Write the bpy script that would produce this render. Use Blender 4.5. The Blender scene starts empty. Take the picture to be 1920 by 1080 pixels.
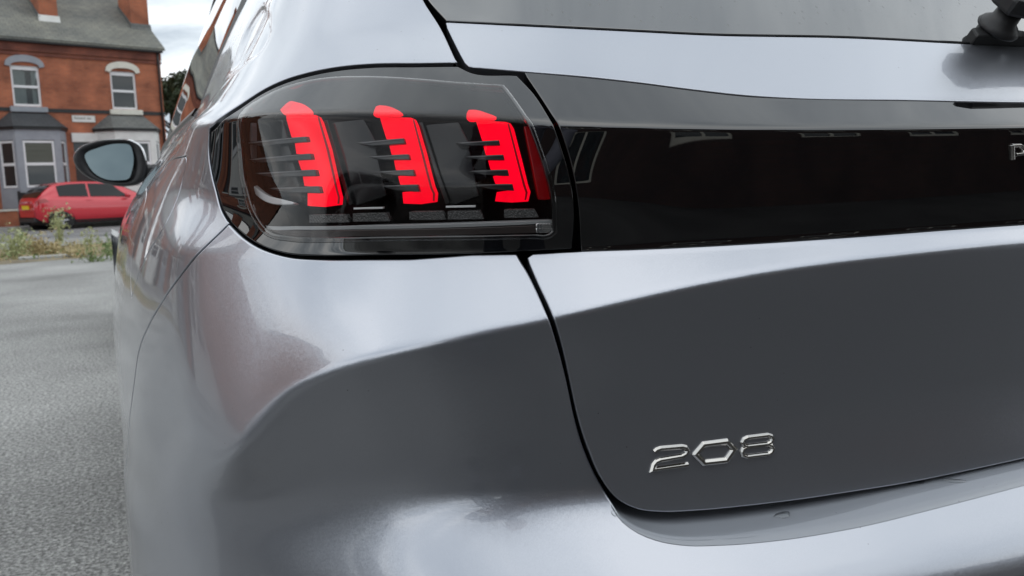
import bpy, bmesh, math, random
import numpy as np
from mathutils import Vector, Matrix
from mathutils.geometry import delaunay_2d_cdt
from mathutils.bvhtree import BVHTree
rnd = random.Random(7)
sc = bpy.context.scene
COL = sc.collection
R = math.radians
# ------------------------------------------------------------------ camera
# metres; X right, Y forwards along the silver car, Z up; origin on the ground under the middle of its tail
FPX, PSI, PITCH, ROLL = 1600.0, R(21.5), R(7.06), R(2.0)
CAM = np.array([-.77, -.45, .88])
_f = np.array([math.sin(PSI)*math.cos(PITCH), math.cos(PSI)*math.cos(PITCH), -math.sin(PITCH)])
_r0 = np.array([math.cos(PSI), -math.sin(PSI), 0.]); _u0 = np.cross(_r0, _f)
_R = math.cos(ROLL)*_r0 - math.sin(ROLL)*_u0
_U = math.sin(ROLL)*_r0 + math.cos(ROLL)*_u0
cam = bpy.data.cameras.new('camera'); camo = bpy.data.objects.new('camera', cam); COL.objects.link(camo)
cam.sensor_width = 36; cam.lens = 36*FPX/1920; cam.clip_start = .02; cam.clip_end = 2000
camo.matrix_world = Matrix(((_R[0], _U[0], -_f[0], CAM[0]), (_R[1], _U[1], -_f[1], CAM[1]), (_R[2], _U[2], -_f[2], CAM[2]), (0, 0, 0, 1)))
cam.dof.use_dof = True; cam.dof.focus_distance = .66; cam.dof.aperture_fstop = 17
sc.camera = camo
# ------------------------------------------------------------------ sky and sun
SUN_EL, SUN_AZ = R(56), R(322)
world = bpy.data.worlds.new('World'); sc.world = world; world.use_nodes = True
def build_world():
    nt = world.node_tree; N = nt.nodes; Lk = nt.links
    N.clear()
    out = N.new('ShaderNodeOutputWorld'); bg = N.new('ShaderNodeBackground'); bg.inputs[1].default_value = .1
    sky = N.new('ShaderNodeTexSky'); sky.sky_type = 'NISHITA'; sky.sun_disc = False
    sky.sun_elevation = SUN_EL; sky.sun_rotation = SUN_AZ; sky.dust_density = 2.0
    tc = N.new('ShaderNodeTexCoord'); sep = N.new('ShaderNodeSeparateXYZ')
    Lk.new(tc.outputs['Generated'], sep.inputs[0])
    def M(op, a, b=None):
        m = N.new('ShaderNodeMath'); m.operation = op
        for i, v in enumerate((a, b)):
            if v is None: continue
            if isinstance(v, (int, float)): m.inputs[i].default_value = v
            else: Lk.new(v, m.inputs[i])
        return m.outputs[0]
    zz = M('ADD', M('MAXIMUM', sep.outputs[2], 0.0), .16)
    cx, cy = M('DIVIDE', sep.outputs[0], zz), M('DIVIDE', sep.outputs[1], zz)
    cmb = N.new('ShaderNodeCombineXYZ'); Lk.new(cx, cmb.inputs[0]); Lk.new(cy, cmb.inputs[1])
    n1 = N.new('ShaderNodeTexNoise'); n1.inputs['Scale'].default_value = 1.35; n1.inputs['Detail'].default_value = 7; n1.inputs['Roughness'].default_value = .56; n1.inputs['Distortion'].default_value = .35
    Lk.new(cmb.outputs[0], n1.inputs['Vector'])
    ramp = N.new('ShaderNodeValToRGB')
    for e, (p, c) in zip([ramp.color_ramp.elements[0], ramp.color_ramp.elements[1]], [(.37, (6.2, 7.0, 7.8, 1)), (.62, (15.2, 15.5, 15.6, 1))]):
        e.position = p; e.color = c
    e = ramp.color_ramp.elements.new(.50); e.color = (10.2, 11.0, 11.6, 1)
    Lk.new(n1.outputs['Fac'], ramp.inputs[0])
    n2 = N.new('ShaderNodeTexNoise'); n2.inputs['Scale'].default_value = .35; n2.inputs['Detail'].default_value = 3
    mp = N.new('ShaderNodeMapping'); mp.inputs['Location'].default_value = (3.1, 1.7, 0); Lk.new(cmb.outputs[0], mp.inputs[0]); Lk.new(mp.outputs[0], n2.inputs['Vector'])
    r2 = N.new('ShaderNodeValToRGB'); r2.color_ramp.elements[0].position = .28; r2.color_ramp.elements[1].position = .46
    r2.color_ramp.elements[0].color = (.72, .72, .72, 1)
    Lk.new(n2.outputs['Fac'], r2.inputs[0])
    mix = N.new('ShaderNodeMixRGB'); Lk.new(r2.outputs[0], mix.inputs[0]); Lk.new(sky.outputs[0], mix.inputs[1]); Lk.new(ramp.outputs[0], mix.inputs[2])
    Lk.new(mix.outputs[0], bg.inputs[0]); Lk.new(bg.outputs[0], out.inputs[0])
build_world()
sun = bpy.data.lights.new('sun', 'SUN'); sun.energy = .5; sun.angle = R(170); sun.color = (1, .96, .9)
suno = bpy.data.objects.new('sun', sun); COL.objects.link(suno)
_sd = Vector((math.sin(SUN_AZ)*math.cos(SUN_EL), math.cos(SUN_AZ)*math.cos(SUN_EL), math.sin(SUN_EL)))
suno.rotation_euler = _sd.to_track_quat('Z', 'Y').to_euler(); suno.location = (0, 0, 30)
sc.view_settings.view_transform = 'Standard'; sc.view_settings.look = 'None'; sc.view_settings.exposure = 0.0; sc.view_settings.gamma = 1
sc.cycles.max_bounces = 10; sc.cycles.transparent_max_bounces = 12; sc.cycles.use_denoising = True
sc.cycles.caustics_reflective = False; sc.cycles.caustics_refractive = False
# ------------------------------------------------------------------ materials
def mat(name, base=(.5, .5, .5), rough=.5, metal=0., coat=0., coat_rough=.03, ior=1.5, emit=None, estr=1., spec=.5, alpha=None):
    m = bpy.data.materials.new(name); m.use_nodes = True
    b = m.node_tree.nodes['Principled BSDF']
    b.inputs['Base Color'].default_value = (*base, 1); b.inputs['Roughness'].default_value = rough; b.inputs['Metallic'].default_value = metal
    b.inputs['Coat Weight'].default_value = coat; b.inputs['Coat Roughness'].default_value = coat_rough; b.inputs['IOR'].default_value = ior
    b.inputs['Specular IOR Level'].default_value = spec
    if emit: b.inputs['Emission Color'].default_value = (*emit, 1); b.inputs['Emission Strength'].default_value = estr
    return m
def nd(m, typ, **kw):
    n = m.node_tree.nodes.new(typ)
    for k, v in kw.items():
        if k in n.inputs: n.inputs[k].default_value = v
        else: setattr(n, k, v)
    return n
def lk(m, a, b): m.node_tree.links.new(a, b)
def bsdf(m): return m.node_tree.nodes['Principled BSDF']
def ocoord(m, scale=(1, 1, 1), loc=(0, 0, 0)):
    t = nd(m, 'ShaderNodeTexCoord'); mp = nd(m, 'ShaderNodeMapping'); mp.inputs['Scale'].default_value = scale; mp.inputs['Location'].default_value = loc
    lk(m, t.outputs['Object'], mp.inputs[0]); return mp.outputs[0]
def ramp(m, fac, stops):
    r = nd(m, 'ShaderNodeValToRGB')
    while len(r.color_ramp.elements) < len(stops): r.color_ramp.elements.new(.5)
    for e, (p, c) in zip(r.color_ramp.elements, stops):
        e.position = p; e.color = (*c, 1) if len(c) == 3 else c
    lk(m, fac, r.inputs[0]); return r.outputs[0]
def noise_mat(name, c1, c2, scale=5, detail=6, rough=.8, bump=0., bscale=None, metal=0., p=(.35, .65), stretch=(1, 1, 1), bdist=.01):
    m = mat(name, c1, rough, metal)
    co = ocoord(m, stretch)
    n = nd(m, 'ShaderNodeTexNoise', Scale=scale, Detail=detail); lk(m, co, n.inputs['Vector'])
    lk(m, ramp(m, n.outputs['Fac'], [(p[0], c1), (p[1], c2)]), bsdf(m).inputs['Base Color'])
    if bump:
        nb = nd(m, 'ShaderNodeTexNoise', Scale=bscale or scale*6, Detail=4); lk(m, co, nb.inputs['Vector'])
        b = nd(m, 'ShaderNodeBump', Strength=bump, Distance=bdist); lk(m, nb.outputs['Fac'], b.inputs['Height']); lk(m, b.outputs[0], bsdf(m).inputs['Normal'])
    return m
def paint(name, base, metal=.9, rough=.31, flake=.05, dirt=True):
    m = mat(name, base, rough, metal, coat=1., coat_rough=.015); bsdf(m).inputs['Coat IOR'].default_value = 1.7
    b = bsdf(m); co = ocoord(m)
    # metal flakes in the base layer
    v = nd(m, 'ShaderNodeTexVoronoi', Scale=1150.0); lk(m, co, v.inputs['Vector'])
    sub = nd(m, 'ShaderNodeVectorMath', operation='SUBTRACT'); sub.inputs[1].default_value = (.5, .5, .5); lk(m, v.outputs['Color'], sub.inputs[0])
    scl = nd(m, 'ShaderNodeVectorMath', operation='SCALE'); scl.inputs['Scale'].default_value = flake; lk(m, sub.outputs[0], scl.inputs[0])
    g = nd(m, 'ShaderNodeNewGeometry')
    add = nd(m, 'ShaderNodeVectorMath', operation='ADD'); lk(m, g.outputs['Normal'], add.inputs[0]); lk(m, scl.outputs[0], add.inputs[1])
    nrm = nd(m, 'ShaderNodeVectorMath', operation='NORMALIZE'); lk(m, add.outputs[0], nrm.inputs[0]); lk(m, nrm.outputs[0], b.inputs['Normal'])
    if dirt:   # thin film of road dust, dried drops and specks
        n = nd(m, 'ShaderNodeTexNoise', Scale=9.0, Detail=8, Roughness=.65); lk(m, co, n.inputs['Vector'])
        n3 = nd(m, 'ShaderNodeTexNoise', Scale=120.0, Detail=3); lk(m, co, n3.inputs['Vector'])
        mul = nd(m, 'ShaderNodeMath', operation='MULTIPLY'); lk(m, n.outputs['Fac'], mul.inputs[0]); lk(m, n3.outputs['Fac'], mul.inputs[1])
        cr = ramp(m, mul.outputs[0], [(.18, (.010,)*3), (.40, (.13,)*3)]); lk(m, cr, b.inputs['Coat Roughness'])
        sp = nd(m, 'ShaderNodeTexVoronoi', Scale=85.0); lk(m, co, sp.inputs['Vector'])
        spk = ramp(m, sp.outputs['Distance'], [(.0, (1, 1, 1)), (.035, (1, 1, 1)), (.06, (0, 0, 0))])
        n4 = nd(m, 'ShaderNodeTexNoise', Scale=14.0, Detail=2); lk(m, co, n4.inputs['Vector'])
        on = ramp(m, n4.outputs['Fac'], [(.56, (0, 0, 0)), (.62, (1, 1, 1))])
        mm = nd(m, 'ShaderNodeMixRGB', blend_type='MULTIPLY'); mm.inputs[0].default_value = 1; lk(m, spk, mm.inputs[1]); lk(m, on, mm.inputs[2])
        fl = nd(m, 'ShaderNodeMixRGB'); lk(m, v.outputs['Color'], fl.inputs[1]); fl.inputs[0].default_value = .9; fl.inputs[2].default_value = (*base, 1)
        mx = nd(m, 'ShaderNodeMixRGB'); fac = nd(m, 'ShaderNodeMath', operation='MULTIPLY'); fac.inputs[1].default_value = .5; lk(m, mm.outputs[0], fac.inputs[0])
        lk(m, fac.outputs[0], mx.inputs[0]); mx.inputs[1].default_value = (*base, 1); mx.inputs[2].default_value = (.05, .045, .04, 1)
        lk(m, mx.outputs[0], b.inputs['Base Color'])
    return m
def lens_mat(name, tint=(.8, .8, .8), ior=1.5, rough=.0, boost=1.0):
    m = bpy.data.materials.new(name); m.use_nodes = True; nt = m.node_tree; nt.nodes.clear()
    o = nd(m, 'ShaderNodeOutputMaterial'); t = nd(m, 'ShaderNodeBsdfTransparent'); t.inputs[0].default_value = (*tint, 1)
    g = nd(m, 'ShaderNodeBsdfGlossy'); g.inputs['Roughness'].default_value = rough
    if boost > 0:
        fr = nd(m, 'ShaderNodeFresnel', IOR=ior); ml = nd(m, 'ShaderNodeMath', operation='MULTIPLY'); ml.inputs[1].default_value = boost; ml.use_clamp = True; lk(m, fr.outputs[0], ml.inputs[0])
    else:        # two thin surfaces: weak face on, strong at a glancing angle
        lw = nd(m, 'ShaderNodeLayerWeight', Blend=.5); pw = nd(m, 'ShaderNodeMath', operation='POWER'); pw.inputs[1].default_value = 2.15; lk(m, lw.outputs['Facing'], pw.inputs[0])
        ml = nd(m, 'ShaderNodeMath', operation='MULTIPLY_ADD'); ml.inputs[1].default_value = .96; ml.inputs[2].default_value = .014; ml.use_clamp = True; lk(m, pw.outputs[0], ml.inputs[0])
    mx = nd(m, 'ShaderNodeMixShader'); lk(m, ml.outputs[0], mx.inputs[0]); lk(m, t.outputs[0], mx.inputs[1]); lk(m, g.outputs[0], mx.inputs[2]); lk(m, mx.outputs[0], o.inputs[0])
    return m
# ------------------------------------------------------------------ object helpers
def link(o, parent=None, label=None, cat=None, group=None, kind=None):
    COL.objects.link(o)
    if parent is not None: o.parent = parent
    if label: o['label'] = label
    if cat: o['category'] = cat
    if group: o['group'] = group
    if kind: o['kind'] = kind
    return o
def empty(name, loc=(0, 0, 0), rz=0., **kw):
    o = bpy.data.objects.new(name, None); o.empty_display_size = .1; o.location = loc; o.rotation_euler = (0, 0, rz)
    return link(o, **kw)
def mesh_obj(name, V, F, m, parent=None, smooth=False, **kw):
    me = bpy.data.meshes.new(name); me.from_pydata([tuple(map(float, v)) for v in V], [], [tuple(map(int, f)) for f in F]); me.update()
    if smooth: me.polygons.foreach_set('use_smooth', [True]*len(me.polygons))
    if m is not None: me.materials.append(m)
    o = bpy.data.objects.new(name, me)
    return link(o, parent, **kw)
class MB:
    """collects boxes, prisms, tubes into one mesh"""
    def __init__(s): s.V = []; s.F = []
    def add(s, V, F):
        n = len(s.V); s.V += [tuple(v) for v in V]; s.F += [tuple(i+n for i in f) for f in F]; return s
    def box(s, x0, x1, y0, y1, z0, z1):
        return s.add([(x0, y0, z0), (x1, y0, z0), (x1, y1, z0), (x0, y1, z0), (x0, y0, z1), (x1, y0, z1), (x1, y1, z1), (x0, y1, z1)],
                     [(3, 2, 1, 0), (4, 5, 6, 7), (0, 1, 5, 4), (1, 2, 6, 5), (2, 3, 7, 6), (3, 0, 4, 7)])
    def prism(s, poly, axis, a, b):
        """poly: 2-D points; axis 0/1/2 extruded from a to b"""
        def p3(p, t):
            q = list(p); q.insert(axis, t); return tuple(q)
        n = len(poly)
        return s.add([p3(p, a) for p in poly]+[p3(p, b) for p in poly], [tuple(range(n)), tuple(range(2*n-1, n-1, -1))]+[(i, i+n, (i+1) % n+n, (i+1) % n) for i in range(n)])
    def tube(s, pts, rad, seg=8, caps=True):
        pts = [Vector(p) for p in pts]; rad = rad if isinstance(rad, (list, tuple)) else [rad]*len(pts)
        V = []; F = []; up = None
        for i, p in enumerate(pts):
            d = (pts[min(i+1, len(pts)-1)]-pts[max(i-1, 0)]).normalized()
            if up is None: up = Vector((0, 0, 1)) if abs(d.z) < .9 else Vector((1, 0, 0))
            a = d.cross(up).normalized(); b = a.cross(d).normalized(); up = b
            for k in range(seg):
                t = 2*math.pi*k/seg; V.append(p+(a*math.cos(t)+b*math.sin(t))*rad[i])
        for i in range(len(pts)-1):
            for k in range(seg): F.append((i*seg+k, i*seg+(k+1) % seg, (i+1)*seg+(k+1) % seg, (i+1)*seg+k))
        if caps: F += [tuple(range(seg-1, -1, -1)), tuple(range((len(pts)-1)*seg, len(pts)*seg))]
        return s.add(V, F)
    def lathe(s, prof, origin, axis, seg=32):
        """prof: (radius, along) pairs"""
        ax = Vector(axis).normalized(); u = ax.orthogonal().normalized(); w = ax.cross(u); V = []; F = []
        for (r, h) in prof:
            for k in range(seg):
                t = 2*math.pi*k/seg; V.append(Vector(origin)+ax*h+(u*math.cos(t)+w*math.sin(t))*r)
        for i in range(len(prof)-1):
            for k in range(seg): F.append((i*seg+k, i*seg+(k+1) % seg, (i+1)*seg+(k+1) % seg, (i+1)*seg+k))
        return s.add(V, F)
    def build(s, name, m, parent=None, smooth=False, bevel=0., **kw):
        o = mesh_obj(name, s.V, s.F, m, parent, smooth, **kw)
        if bevel: md = o.modifiers.new('bevel', 'BEVEL'); md.width = bevel; md.segments = 2; md.limit_method = 'ANGLE'
        return o
def ray(px, py): return _f + (px-960)/FPX*_R - (py-540)/FPX*_U
def on_plane(px, py, P0, Nn):
    d = ray(px, py); t = np.dot(np.array(P0)-CAM, Nn)/np.dot(d, Nn); return CAM+d*t
def at_depth(px, py, dep): return CAM+ray(px, py)*dep
def on_ground(px, py, z=0.):
    d = ray(px, py); return CAM+d*((z-CAM[2])/d[2])
# ================================================================== the silver car: its skin as one surface P(s, z)
# s: arc length along the plan outline from the tail's middle round the left corner; z: height; delta: inward offset
CP = np.array([(0, 0), (-.15, .004), (-.30, .018), (-.42, .038), (-.52, .064), (-.60, .098), (-.67, .145), (-.728, .21), (-.772, .29), (-.806, .40), (-.832, .55),
               (-.850, .75), (-.862, 1.0), (-.868, 1.3), (-.870, 1.7), (-.867, 2.4), (-.86, 3.0), (-.84, 3.4), (-.79, 3.7), (-.70, 3.9)])
def catmull(cp, n=24, closed=False):
    cp = np.asarray(cp, float)
    if len(cp) < 3: return np.linspace(cp[0], cp[-1], n)
    p = np.vstack([cp[-1:], cp, cp[:2]]) if closed else np.vstack([2*cp[0]-cp[1], cp, 2*cp[-1]-cp[-2]])
    out = []
    for i in range(1, len(p)-2):
        t = np.linspace(0, 1, n, endpoint=False)[:, None]; a, b, c, d = p[i-1:i+3]
        d1, d2, d3 = (max(np.linalg.norm(x), 1e-9) for x in (b-a, c-b, d-c))
        m1 = ((b-a)/d1*d2+(c-b)/d2*d1)/(d1+d2)*d2; m2 = ((c-b)/d2*d3+(d-c)/d3*d2)/(d2+d3)*d2
        out.append((2*t**3-3*t**2+1)*b+(t**3-2*t**2+t)*m1+(-2*t**3+3*t**2)*c+(t**3-t**2)*m2)
    if not closed: out.append(cp[-1:])
    return np.vstack(out)
def gsm(a, sig, axis=0, sym=False):
    """gaussian smoothing; sym: mirror at the start (the car's middle)"""
    k = max(1, int(3*sig)); w = np.exp(-.5*(np.arange(-k, k+1)/sig)**2); w /= w.sum()
    a = np.moveaxis(a, axis, 0); e0 = a[k:0:-1] if sym else np.repeat(a[:1], k, 0)
    e = np.concatenate([e0, a, np.repeat(a[-1:], k, 0)]); r = sum(w[i]*e[i:i+len(a)] for i in range(2*k+1))
    return np.moveaxis(r, 0, axis)
_pc = catmull(np.vstack([CP[:0:-1]*[-1, 1], CP])); _k0 = np.argmin(np.abs(_pc[:, 0])+np.abs(_pc[:, 1])); _pc = _pc[_k0:]
_S = np.concatenate([[0], np.cumsum(np.linalg.norm(np.diff(_pc, axis=0), axis=1))])
DS, DZ = .004, .0015
SG = np.arange(0, 3.95, DS); ZG = np.arange(.14, 1.46, DZ)
PX = np.interp(SG, _S, _pc[:, 0]); PY = np.interp(SG, _S, _pc[:, 1])
_ex = np.concatenate([-PX[60:0:-1], PX]); PX = gsm(_ex, 5)[60:]; PX[0] = 0; PY = gsm(PY, 5, sym=True)
_t = np.clip((SG-.12)/1.5, 0, 1); _th = math.pi/2*_t*_t*(3-2*_t); DXd, DYd = np.sin(_th), np.cos(_th)
def pchip(x, y, xi):
    x = np.asarray(x, float); y = np.asarray(y, float); h = np.diff(x); d = np.diff(y)/h; m = np.zeros(len(x))
    for i in range(1, len(x)-1):
        if d[i-1]*d[i] > 0: m[i] = (h[i-1]+h[i])*3/((2*h[i]+h[i-1])/d[i-1]+(h[i]+2*h[i-1])/d[i])
    m[0] = 0; m[-1] = 0
    xi = np.clip(xi, x[0], x[-1]); i = np.clip(np.searchsorted(x, xi, side='right')-1, 0, len(x)-2)
    t = (xi-x[i])/h[i]
    return (2*t**3-3*t**2+1)*y[i]+(t**3-2*t**2+t)*h[i]*m[i]+(-2*t**3+3*t**2)*y[i+1]+(t**3-t**2)*h[i]*m[i+1]
def hit_cyl(px, py, d):
    """where a photograph measurement meets the vertical sheet offset by d"""
    q = np.stack([PX+DXd*d, PY+DYd*d], 1)-CAM[:2]; r = ray(px, py); c = q[:, 0]*r[1]-q[:, 1]*r[0]
    best = None
    for i in np.where(np.sign(c[1:]) != np.sign(c[:-1]))[0]:
        t = c[i]/(c[i]-c[i+1]); qq = q[i]*(1-t)+q[i+1]*t; lam = (qq@r[:2])/(r[:2]@r[:2])
        if lam > 0 and (best is None or lam < best[0]): best = (lam, SG[i]+DS*t)
    return (best[1], (CAM+best[0]*r)[2]) if best else None
def feature(pts, tail, z0=None):
    """pts: (px, py, delta) measured along a feature line, right to left; tail: (s, z, delta) continuing round the side"""
    N_ = [(*h, d) for h, d in ((hit_cyl(x, y, d), d) for x, y, d in pts) if h]; N_.sort()
    N_ = [(0., N_[0][1] if z0 is None else z0, N_[0][2])]+[n for n in N_ if n[0] > .02]+[t for t in tail if t[0] > N_[-1][0]+.02]
    s, z, d = np.array(N_).T
    return gsm(pchip(s, z, SG), 3, sym=True), gsm(pchip(s, d, SG), 3, sym=True)
def nodes(N_):
    s, z, d = np.array(N_).T; return gsm(pchip(s, z, SG), 4, sym=True), gsm(pchip(s, d, SG), 4, sym=True)
L1 = feature([(1920, 456, .053), (1750, 472, .052), (1600, 488, .050), (1450, 508, .046), (1300, 536, .040), (1150, 570, .033), (1020, 600, .026), (900, 623, .020), (800, 645, .014), (700, 668, .010), (620, 695, .008), (560, 720, .008), (520, 750, .006), (470, 830, .000)],
             [(.90, .655, -.003), (1.0, .66, -.004), (1.3, .68, -.002), (3.9, .68, -.002)])
L0 = feature([(1920, 421, .065), (1600, 444, .065), (1400, 457, .065), (1200, 467, .065), (1085, 471, .065), (965, 478, .064), (850, 480, .063), (700, 482, .062), (600, 483, .050)],
             [(.83, .828, .030), (.90, .828, .018), (1.0, .828, .020), (1.2, .828, .022), (1.6, .828, .016), (3.9, .828, .010)])
LE = feature([(1920, 236, .063), (1700, 239, .063), (1500, 240, .063), (1350, 239, .063), (1200, 236, .063), (1045, 231, .063), (900, 222, .064), (750, 216, .065), (600, 213, .062)],
             [(.84, .940, .051), (.92, .940, .056), (1.05, .938, .074), (1.3, .936, .084), (1.9, .936, .076), (2.6, .936, .062), (3.9, .936, .06)])
LT = feature([(1920, 190, .094), (1700, 186, .095), (1480, 182, .097), (1400, 178, .098), (1300, 167, .101), (1200, 154, .105), (1100, 143, .108), (985, 134, .110), (860, 122, .111), (700, 123, .110), (640, 127, .106), (580, 138, .098), (530, 153, .088), (480, 178, .075)],
             [(1.0, .970, .100), (1.15, .973, .114), (1.4, .975, .116), (1.9, .975, .104), (2.6, .975, .084), (3.9, .975, .08)])
LG = feature([(1880, 87, .155), (1800, 82, .155), (1600, 71, .157), (1320, 65, .160), (1200, 59, .162), (1000, 49, .165), (900, 45, .166)],
             [(.70, 1.02, .160), (.80, 1.022, .142), (.90, 1.024, .140), (1.05, 1.026, .150), (1.3, 1.028, .146), (1.9, 1.028, .123), (2.6, 1.028, .100), (3.9, 1.028, .098)])
ZH = nodes([(0, 1.2, .36), (.5, 1.2, .36), (.65, 1.2, .33), (.75, 1.2, .285), (.85, 1.2, .255), (.95, 1.2, .245), (1.1, 1.2, .236), (1.3, 1.2, .226), (1.9, 1.2, .192), (2.6, 1.2, .164), (3.9, 1.2, .162)])
ZR = nodes([(0, 1.42, .60), (.5, 1.42, .59), (.65, 1.42, .53), (.8, 1.42, .43), (.95, 1.42, .36), (1.1, 1.42, .33), (1.3, 1.42, .315), (1.9, 1.42, .295), (2.6, 1.42, .268), (3.9, 1.42, .266)])
B1 = nodes([(0, .20, .06), (.7, .20, .06), (.95, .20, .05), (1.3, .20, .06), (3.9, .20, .06)])
B2 = nodes([(0, .42, -.03), (.55, .42, -.028), (.65, .42, -.016), (.72, .42, -.003), (.78, .42, -.002), (.83, .42, -.007), (.87, .42, -.014), (1.0, .42, -.022), (1.12, .42, -.015), (1.4, .42, .012), (3.9, .42, .012)])
B3 = nodes([(0, .565, -.024), (.50, .565, -.022), (.57, .565, -.016), (.62, .562, -.007), (.67, .56, .0045), (.72, .56, .011), (.76, .56, .0115), (.80, .56, .007), (.84, .56, -.0005), (.88, .56, -.008), (.92, .56, -.012), (1.0, .56, -.018), (1.12, .56, -.012), (1.4, .55, .004), (3.9, .55, .004)])
SC = nodes([(0, .655, .046), (.50, .655, .044), (.60, .655, .037), (.66, .653, .033), (.71, .648, .030), (.76, .640, .024), (.80, .632, .015), (.84, .626, .005), (.88, .62, -.004), (.93, .62, -.008), (1.0, .61, -.008), (1.3, .61, -.002), (3.9, .61, -.002)])
T1 = nodes([(0, .40, .05), (3.9, .40, .05)]); T2 = nodes([(0, .60, .046), (.3, .60, .045), (.6, .60, .036), (3.9, .60, .036)])
T3 = nodes([(0, .70, .060), (.2, .70, .058), (.45, .70, .046), (.6, .70, .034), (3.9, .70, .034)])
def cfade(a, b, hi=1.): t = np.clip((SG-a)/(b-a), 0, 1); return hi*(1-t*t*(3-2*t))
def surface(lines, corners):
    Zk = np.stack([l[0] for l in lines], 1); Dk = np.stack([l[1] for l in lines], 1); Ck = np.stack([np.broadcast_to(c, SG.shape) for c in corners], 1)
    out = np.zeros((len(SG), len(ZG)))
    for j in range(len(SG)):
        x, y, c = Zk[j], Dk[j], Ck[j]; h = np.diff(x); d = np.diff(y)/h; m = np.zeros(len(x))
        for i in range(1, len(x)-1):
            if d[i-1]*d[i] > 0: m[i] = (h[i-1]+h[i])*3/((2*h[i]+h[i-1])/d[i-1]+(h[i]+2*h[i-1])/d[i])
        m[0] = d[0]; m[-1] = d[-1]
        dl = np.concatenate([[d[0]], d]); dr = np.concatenate([d, [d[-1]]])
        ml = (1-c)*m+c*dl; mr = (1-c)*m+c*dr
        i = np.clip(np.searchsorted(x, ZG, side='right')-1, 0, len(x)-2); zc = np.clip(ZG, x[0], x[-1]); t = (zc-x[i])/h[i]
        v = (2*t**3-3*t**2+1)*y[i]+(t**3-2*t**2+t)*h[i]*mr[i]+(-2*t**3+3*t**2)*y[i+1]+(t**3-t**2)*h[i]*ml[i+1]
        out[j] = v+np.where(ZG > x[-1], (ZG-x[-1])*d[-1], 0)
    return gsm(gsm(out, 1.3, 1), 2.0, 0, sym=True)
LM = (.5*L0[0]+.5*LE[0], np.interp(SG, [0, .45, .58, .74, .86, 1.0, 3.9], [.0638, .0638, .059, .058, .050, .044, .040]))
LM = (LM[0], gsm(LM[1], 6, sym=True))
_up = [L1, L0, LM, LE, LT, LG, ZH, ZR]; _uc = [cfade(.74, .88), cfade(.78, .95), 0, cfade(.80, 1.0), cfade(.70, .95, .8), cfade(.5, .75, .6), 0, 0]
MBODY = surface([B1, B2, B3, SC]+_up, [0, 0, 0, 0]+_uc)
MTAIL = surface([T1, T2, T3]+_up, [0, 0, 0]+_uc)
def P(s, z, M, off=0.):
    s = np.asarray(s, float); z = np.asarray(z, float); a = np.abs(s)
    fi = np.clip(a/DS, 0, len(SG)-1.001); fj = np.clip((z-ZG[0])/DZ, 0, len(ZG)-1.001); i = fi.astype(int); j = fj.astype(int); u = fi-i; v = fj-j
    d = (M[i, j]*(1-u)+M[i+1, j]*u)*(1-v)+(M[i, j+1]*(1-u)+M[i+1, j+1]*u)*v+off
    lin = lambda A: A[i]*(1-u)+A[i+1]*u
    x = lin(PX)+lin(DXd)*d; y = lin(PY)+lin(DYd)*d
    return np.stack([np.where(s < 0, -x, x), y, z], -1)
def Nrm(s, z, M, off=0., es=.006, ez=.0016):
    a = P(s+es, z, M, off)-P(s-es, z, M, off); b = P(s, z+ez, M, off)-P(s, z-ez, M, off)
    n = np.cross(b, a); n /= np.linalg.norm(n, axis=-1, keepdims=True); return n
_bvh = {}
def bvh(M, off):
    k = (id(M), round(off, 4))
    if k not in _bvh:
        ss = np.concatenate([np.arange(-.4, 1.2, .008), np.arange(1.2, 3.6, .03)]); zz = np.arange(.16, 1.44, .003)
        g = P(ss[:, None]*np.ones(len(zz)), np.ones(len(ss))[:, None]*zz, M, off).reshape(-1, 3); nz = len(zz)
        F = [(i*nz+j, (i+1)*nz+j, (i+1)*nz+j+1, i*nz+j+1) for i in range(len(ss)-1) for j in range(nz-1)]
        _bvh[k] = (BVHTree.FromPolygons(g.tolist(), F), ss, nz)
    return _bvh[k]
def hit(px, py, M, off=0.):
    """measured photograph position -> (s, z) on the car's skin"""
    t, ss, nz = bvh(M, off); r = Vector(ray(px, py)).normalized(); loc, n, idx, dist = t.ray_cast(Vector(CAM), r)
    if loc is None: raise ValueError('no hit %s %s' % (px, py))
    i = idx//(nz-1); z = loc.z; a = P(ss[i], z, M, off)[:2]; b = P(ss[i+1], z, M, off)[:2]; l = np.array(loc)[:2]
    u = float(np.clip(np.dot(l-a, b-a)/np.dot(b-a, b-a), 0, 1)); return (ss[i]*(1-u)+ss[i+1]*u, z)
def trace(pts, M, off=0.): return [hit(x, y, M, off) for x, y in pts]
def resample(pl, step):
    pl = np.asarray(pl, float); L = np.concatenate([[0], np.cumsum(np.linalg.norm(np.diff(pl, axis=0), axis=1))]); n = max(1, int(round(L[-1]/step)))
    t = np.linspace(0, L[-1], n+1); return np.stack([np.interp(t, L, pl[:, 0]), np.interp(t, L, pl[:, 1])], 1)
def loop(runs, step):
    """runs: lists of (s, z); each run is a smooth curve, corners stay between runs"""
    out = []
    for r in runs:
        r = np.asarray(r, float); c = catmull(r, 16) if len(r) > 2 else r; c = resample(c, step)
        if out and np.linalg.norm(out[-1]-c[0]) < step*.4: c = c[1:]
        out += list(c)
    if np.linalg.norm(out[0]-out[-1]) < step*.4: out.pop()
    out = np.array(out); A = .5*np.sum(out[:, 0]*np.roll(out[:, 1], -1)-np.roll(out[:, 0], -1)*out[:, 1])
    return out if A > 0 else out[::-1]
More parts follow.
